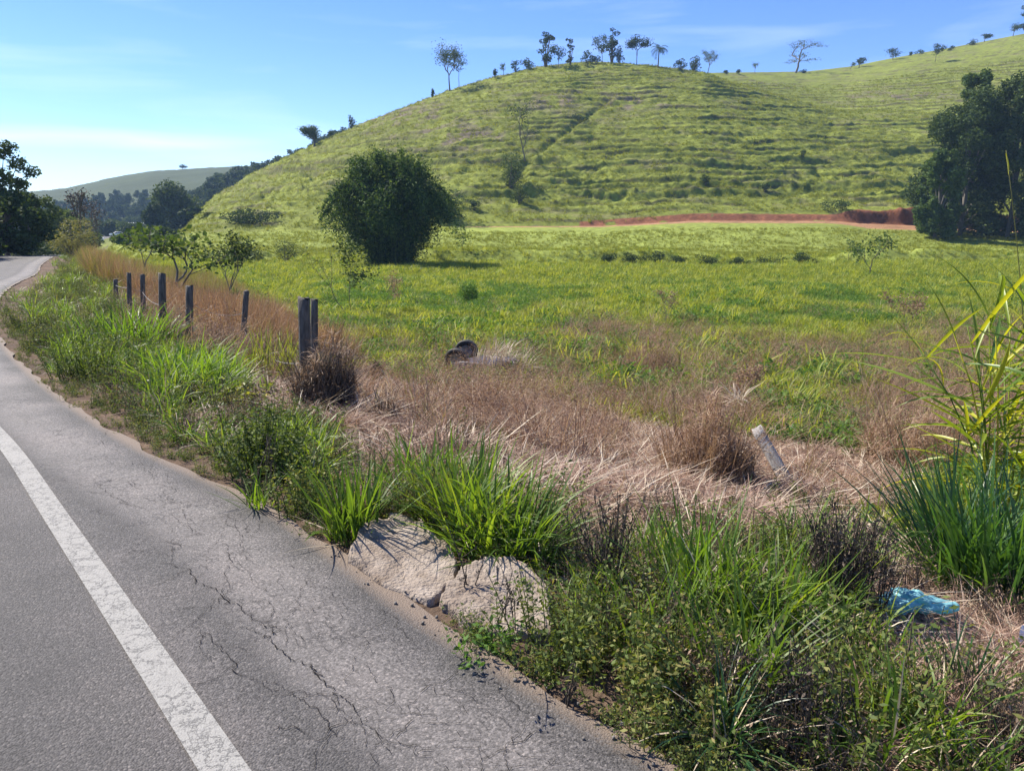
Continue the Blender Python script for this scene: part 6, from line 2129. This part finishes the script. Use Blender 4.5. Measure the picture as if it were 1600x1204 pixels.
# distant trees in the valley
GV = 'distant trees in the valley'
def vtree(label, px, top_px, w, dist, seed, mat='tree', n=5000, leaf=0.8):
    u = ray_uv(px, 366)[0]; x, y = u * dist, dist
    z = ground_at(x, y) if dist < 470 else -2
    H = HC + ray_uv(px, top_px)[1] * y - z; Wd = w * y / FPX
    bush('valley_tree', label, 'tree', (x, y, z), Wd, H * 1.05, seed, n, leaf, mat, GV, 20)


vtree('big rounded blue green tree before the wooded ridge', 278, 276, 80, 230, 821, 'tree', 8000)
vtree('lower tree at the left foot of the big rounded valley tree', 243, 318, 40, 215, 822, 'tree_dark', 3500)
vtree('lower tree at the right foot of the big rounded valley tree', 306, 322, 46, 200, 823, 'tree_dark', 4500)
vtree('low wide tree right beyond the distant road', 205, 345, 50, 270, 824, 'tree', 3500)
vtree('small grey tree behind the distant white car', 172, 342, 40, 290, 825, 'tree', 3000)
vtree('dark low tree where the far road ends', 140, 340, 44, 300, 826, 'tree', 3000)
vtree('dark tree at the foot of the hill before the wooded ridge', 335, 340, 60, 175, 827, 'tree_dark', 4000, 0.6)
vtree('small bush at the right side of the far road', 200, 362, 44, 120, 828, 'tree_light', 3000, 0.4)
vtree('dark scrub at the hill foot left of the bamboo', 250, 352, 60, 130, 829, 'tree_dark', 4000, 0.4)

# small pale house among the valley trees
hx = on_far(213, 360, 330)
house = empty('small_house', tuple(hx), math.radians(20), label='small pale blue house among trees right of the distant road', cat='house')
mb = MB(); mb.box((0, 0, 1.5), (3.0, 2.2, 1.5)); link('wall', mb.mesh('wall', M['plaster']), house)
V = [(-3.4, -2.6, 2.95), (3.4, -2.6, 2.95), (3.4, 0, 4.1), (-3.4, 0, 4.1), (-3.4, 2.6, 2.95), (3.4, 2.6, 2.95), (-3.4, -2.6, 3.08), (3.4, -2.6, 3.08), (3.4, 0, 4.23), (-3.4, 0, 4.23), (-3.4, 2.6, 3.08), (3.4, 2.6, 3.08)]
link('roof', mesh_np('roof', np.array(V), np.array([(6, 7, 8, 9), (9, 8, 11, 10), (0, 3, 2, 1), (3, 4, 5, 2), (0, 1, 7, 6), (4, 10, 11, 5)]), M['roof']), house)
for x_ in (-1.6, 1.5):
    mb = MB(); mb.box((x_, -2.215, 1.7), (0.5, 0.02, 0.5)); link('window', mb.mesh('window', M['glass']), house)
mb = MB(); mb.box((0, -2.215, 1.05), (0.42, 0.02, 1.03)); link('door', mb.mesh('door', M['bark']), house)

# woods on the far ridge and lone tree on the far hill
rng = np.random.default_rng(55)
fo = []
for k in range(4):
    blobs = [(rng.normal(0, 1.1), rng.normal(0, 1.1), rng.uniform(2, 8), rng.uniform(1, 1.8), rng.uniform(1, 1.8), rng.uniform(1.2, 2.0)) for _ in range(10)]
    V, F = crown_mass(rng, blobs, 900, 0.9, 0.6, 0.4); V[:, 2] = np.maximum(V[:, 2], 0)
    fo.append(lib('t', [(V, F, M['tree_dark' if k < 3 else 'tree'])]))
wood_lib = collection_of('forest_tree', fo)
sel = WHV[(WHV[:, 1] <= 432)]
sel = sel[rng.choice(len(sel), 900, replace=False)]
n = len(sel)
gn_scatter('forest', sel, np.stack([np.zeros(n), np.zeros(n), rng.uniform(0, 6.28, n)], 1), rng.uniform(0.6, 1.15, n), rng.integers(0, 4, n), wood_lib, 'dark blue green forest covering the ridge behind the hill', 'forest')
sel = FHV[(FHV[:, 1] < 560) & (FHV[:, 0] / FHV[:, 1] < -0.38) & (FHV[:, 0] / FHV[:, 1] > -0.66)]
sel = sel[rng.choice(len(sel), min(380, len(sel)), replace=False)]; n = len(sel)
gn_scatter('valley_woods', sel, np.stack([np.zeros(n), np.zeros(n), rng.uniform(0, 6.28, n)], 1), rng.uniform(0.5, 1.0, n), rng.integers(0, 4, n), wood_lib, 'scattered hazy woods at the foot of the far hill', 'woods')
u, v = ray_uv(285, 264)
tree('lone_tree', 'lone tiny umbrella tree on the crest of the far hill', 'tree', (u * 760, 760, HC + v * 760 - 1.0), 5.5, 850, 30, 0.9, 2.2, 'tree_dark', 'bark', None, 2, 0.8, 0.5, width=5.5, flat=0.7, r=0.25)

# ------------------------------------------------------------------ haze
hz = bpy.data.materials.new('haze'); hz.use_nodes = True
hn = hz.node_tree; hn.nodes.clear()
ho = hn.nodes.new('ShaderNodeOutputMaterial'); hv = hn.nodes.new('ShaderNodeVolumePrincipled')
hv.inputs['Color'].default_value = (0.45, 0.68, 1.0, 1)
hv.inputs['Density'].default_value = 0.00024
hv.inputs['Anisotropy'].default_value = 0.0
hn.links.new(hv.outputs[0], ho.inputs['Volume'])
mb = MB(); mb.box((0, 1500, 60), (3200, 3200, 66))
o = link('haze', mb.mesh('haze', hz)); o['kind'] = 'stuff'; o['label'] = 'thin blue haze over the valley'; o['category'] = 'haze'
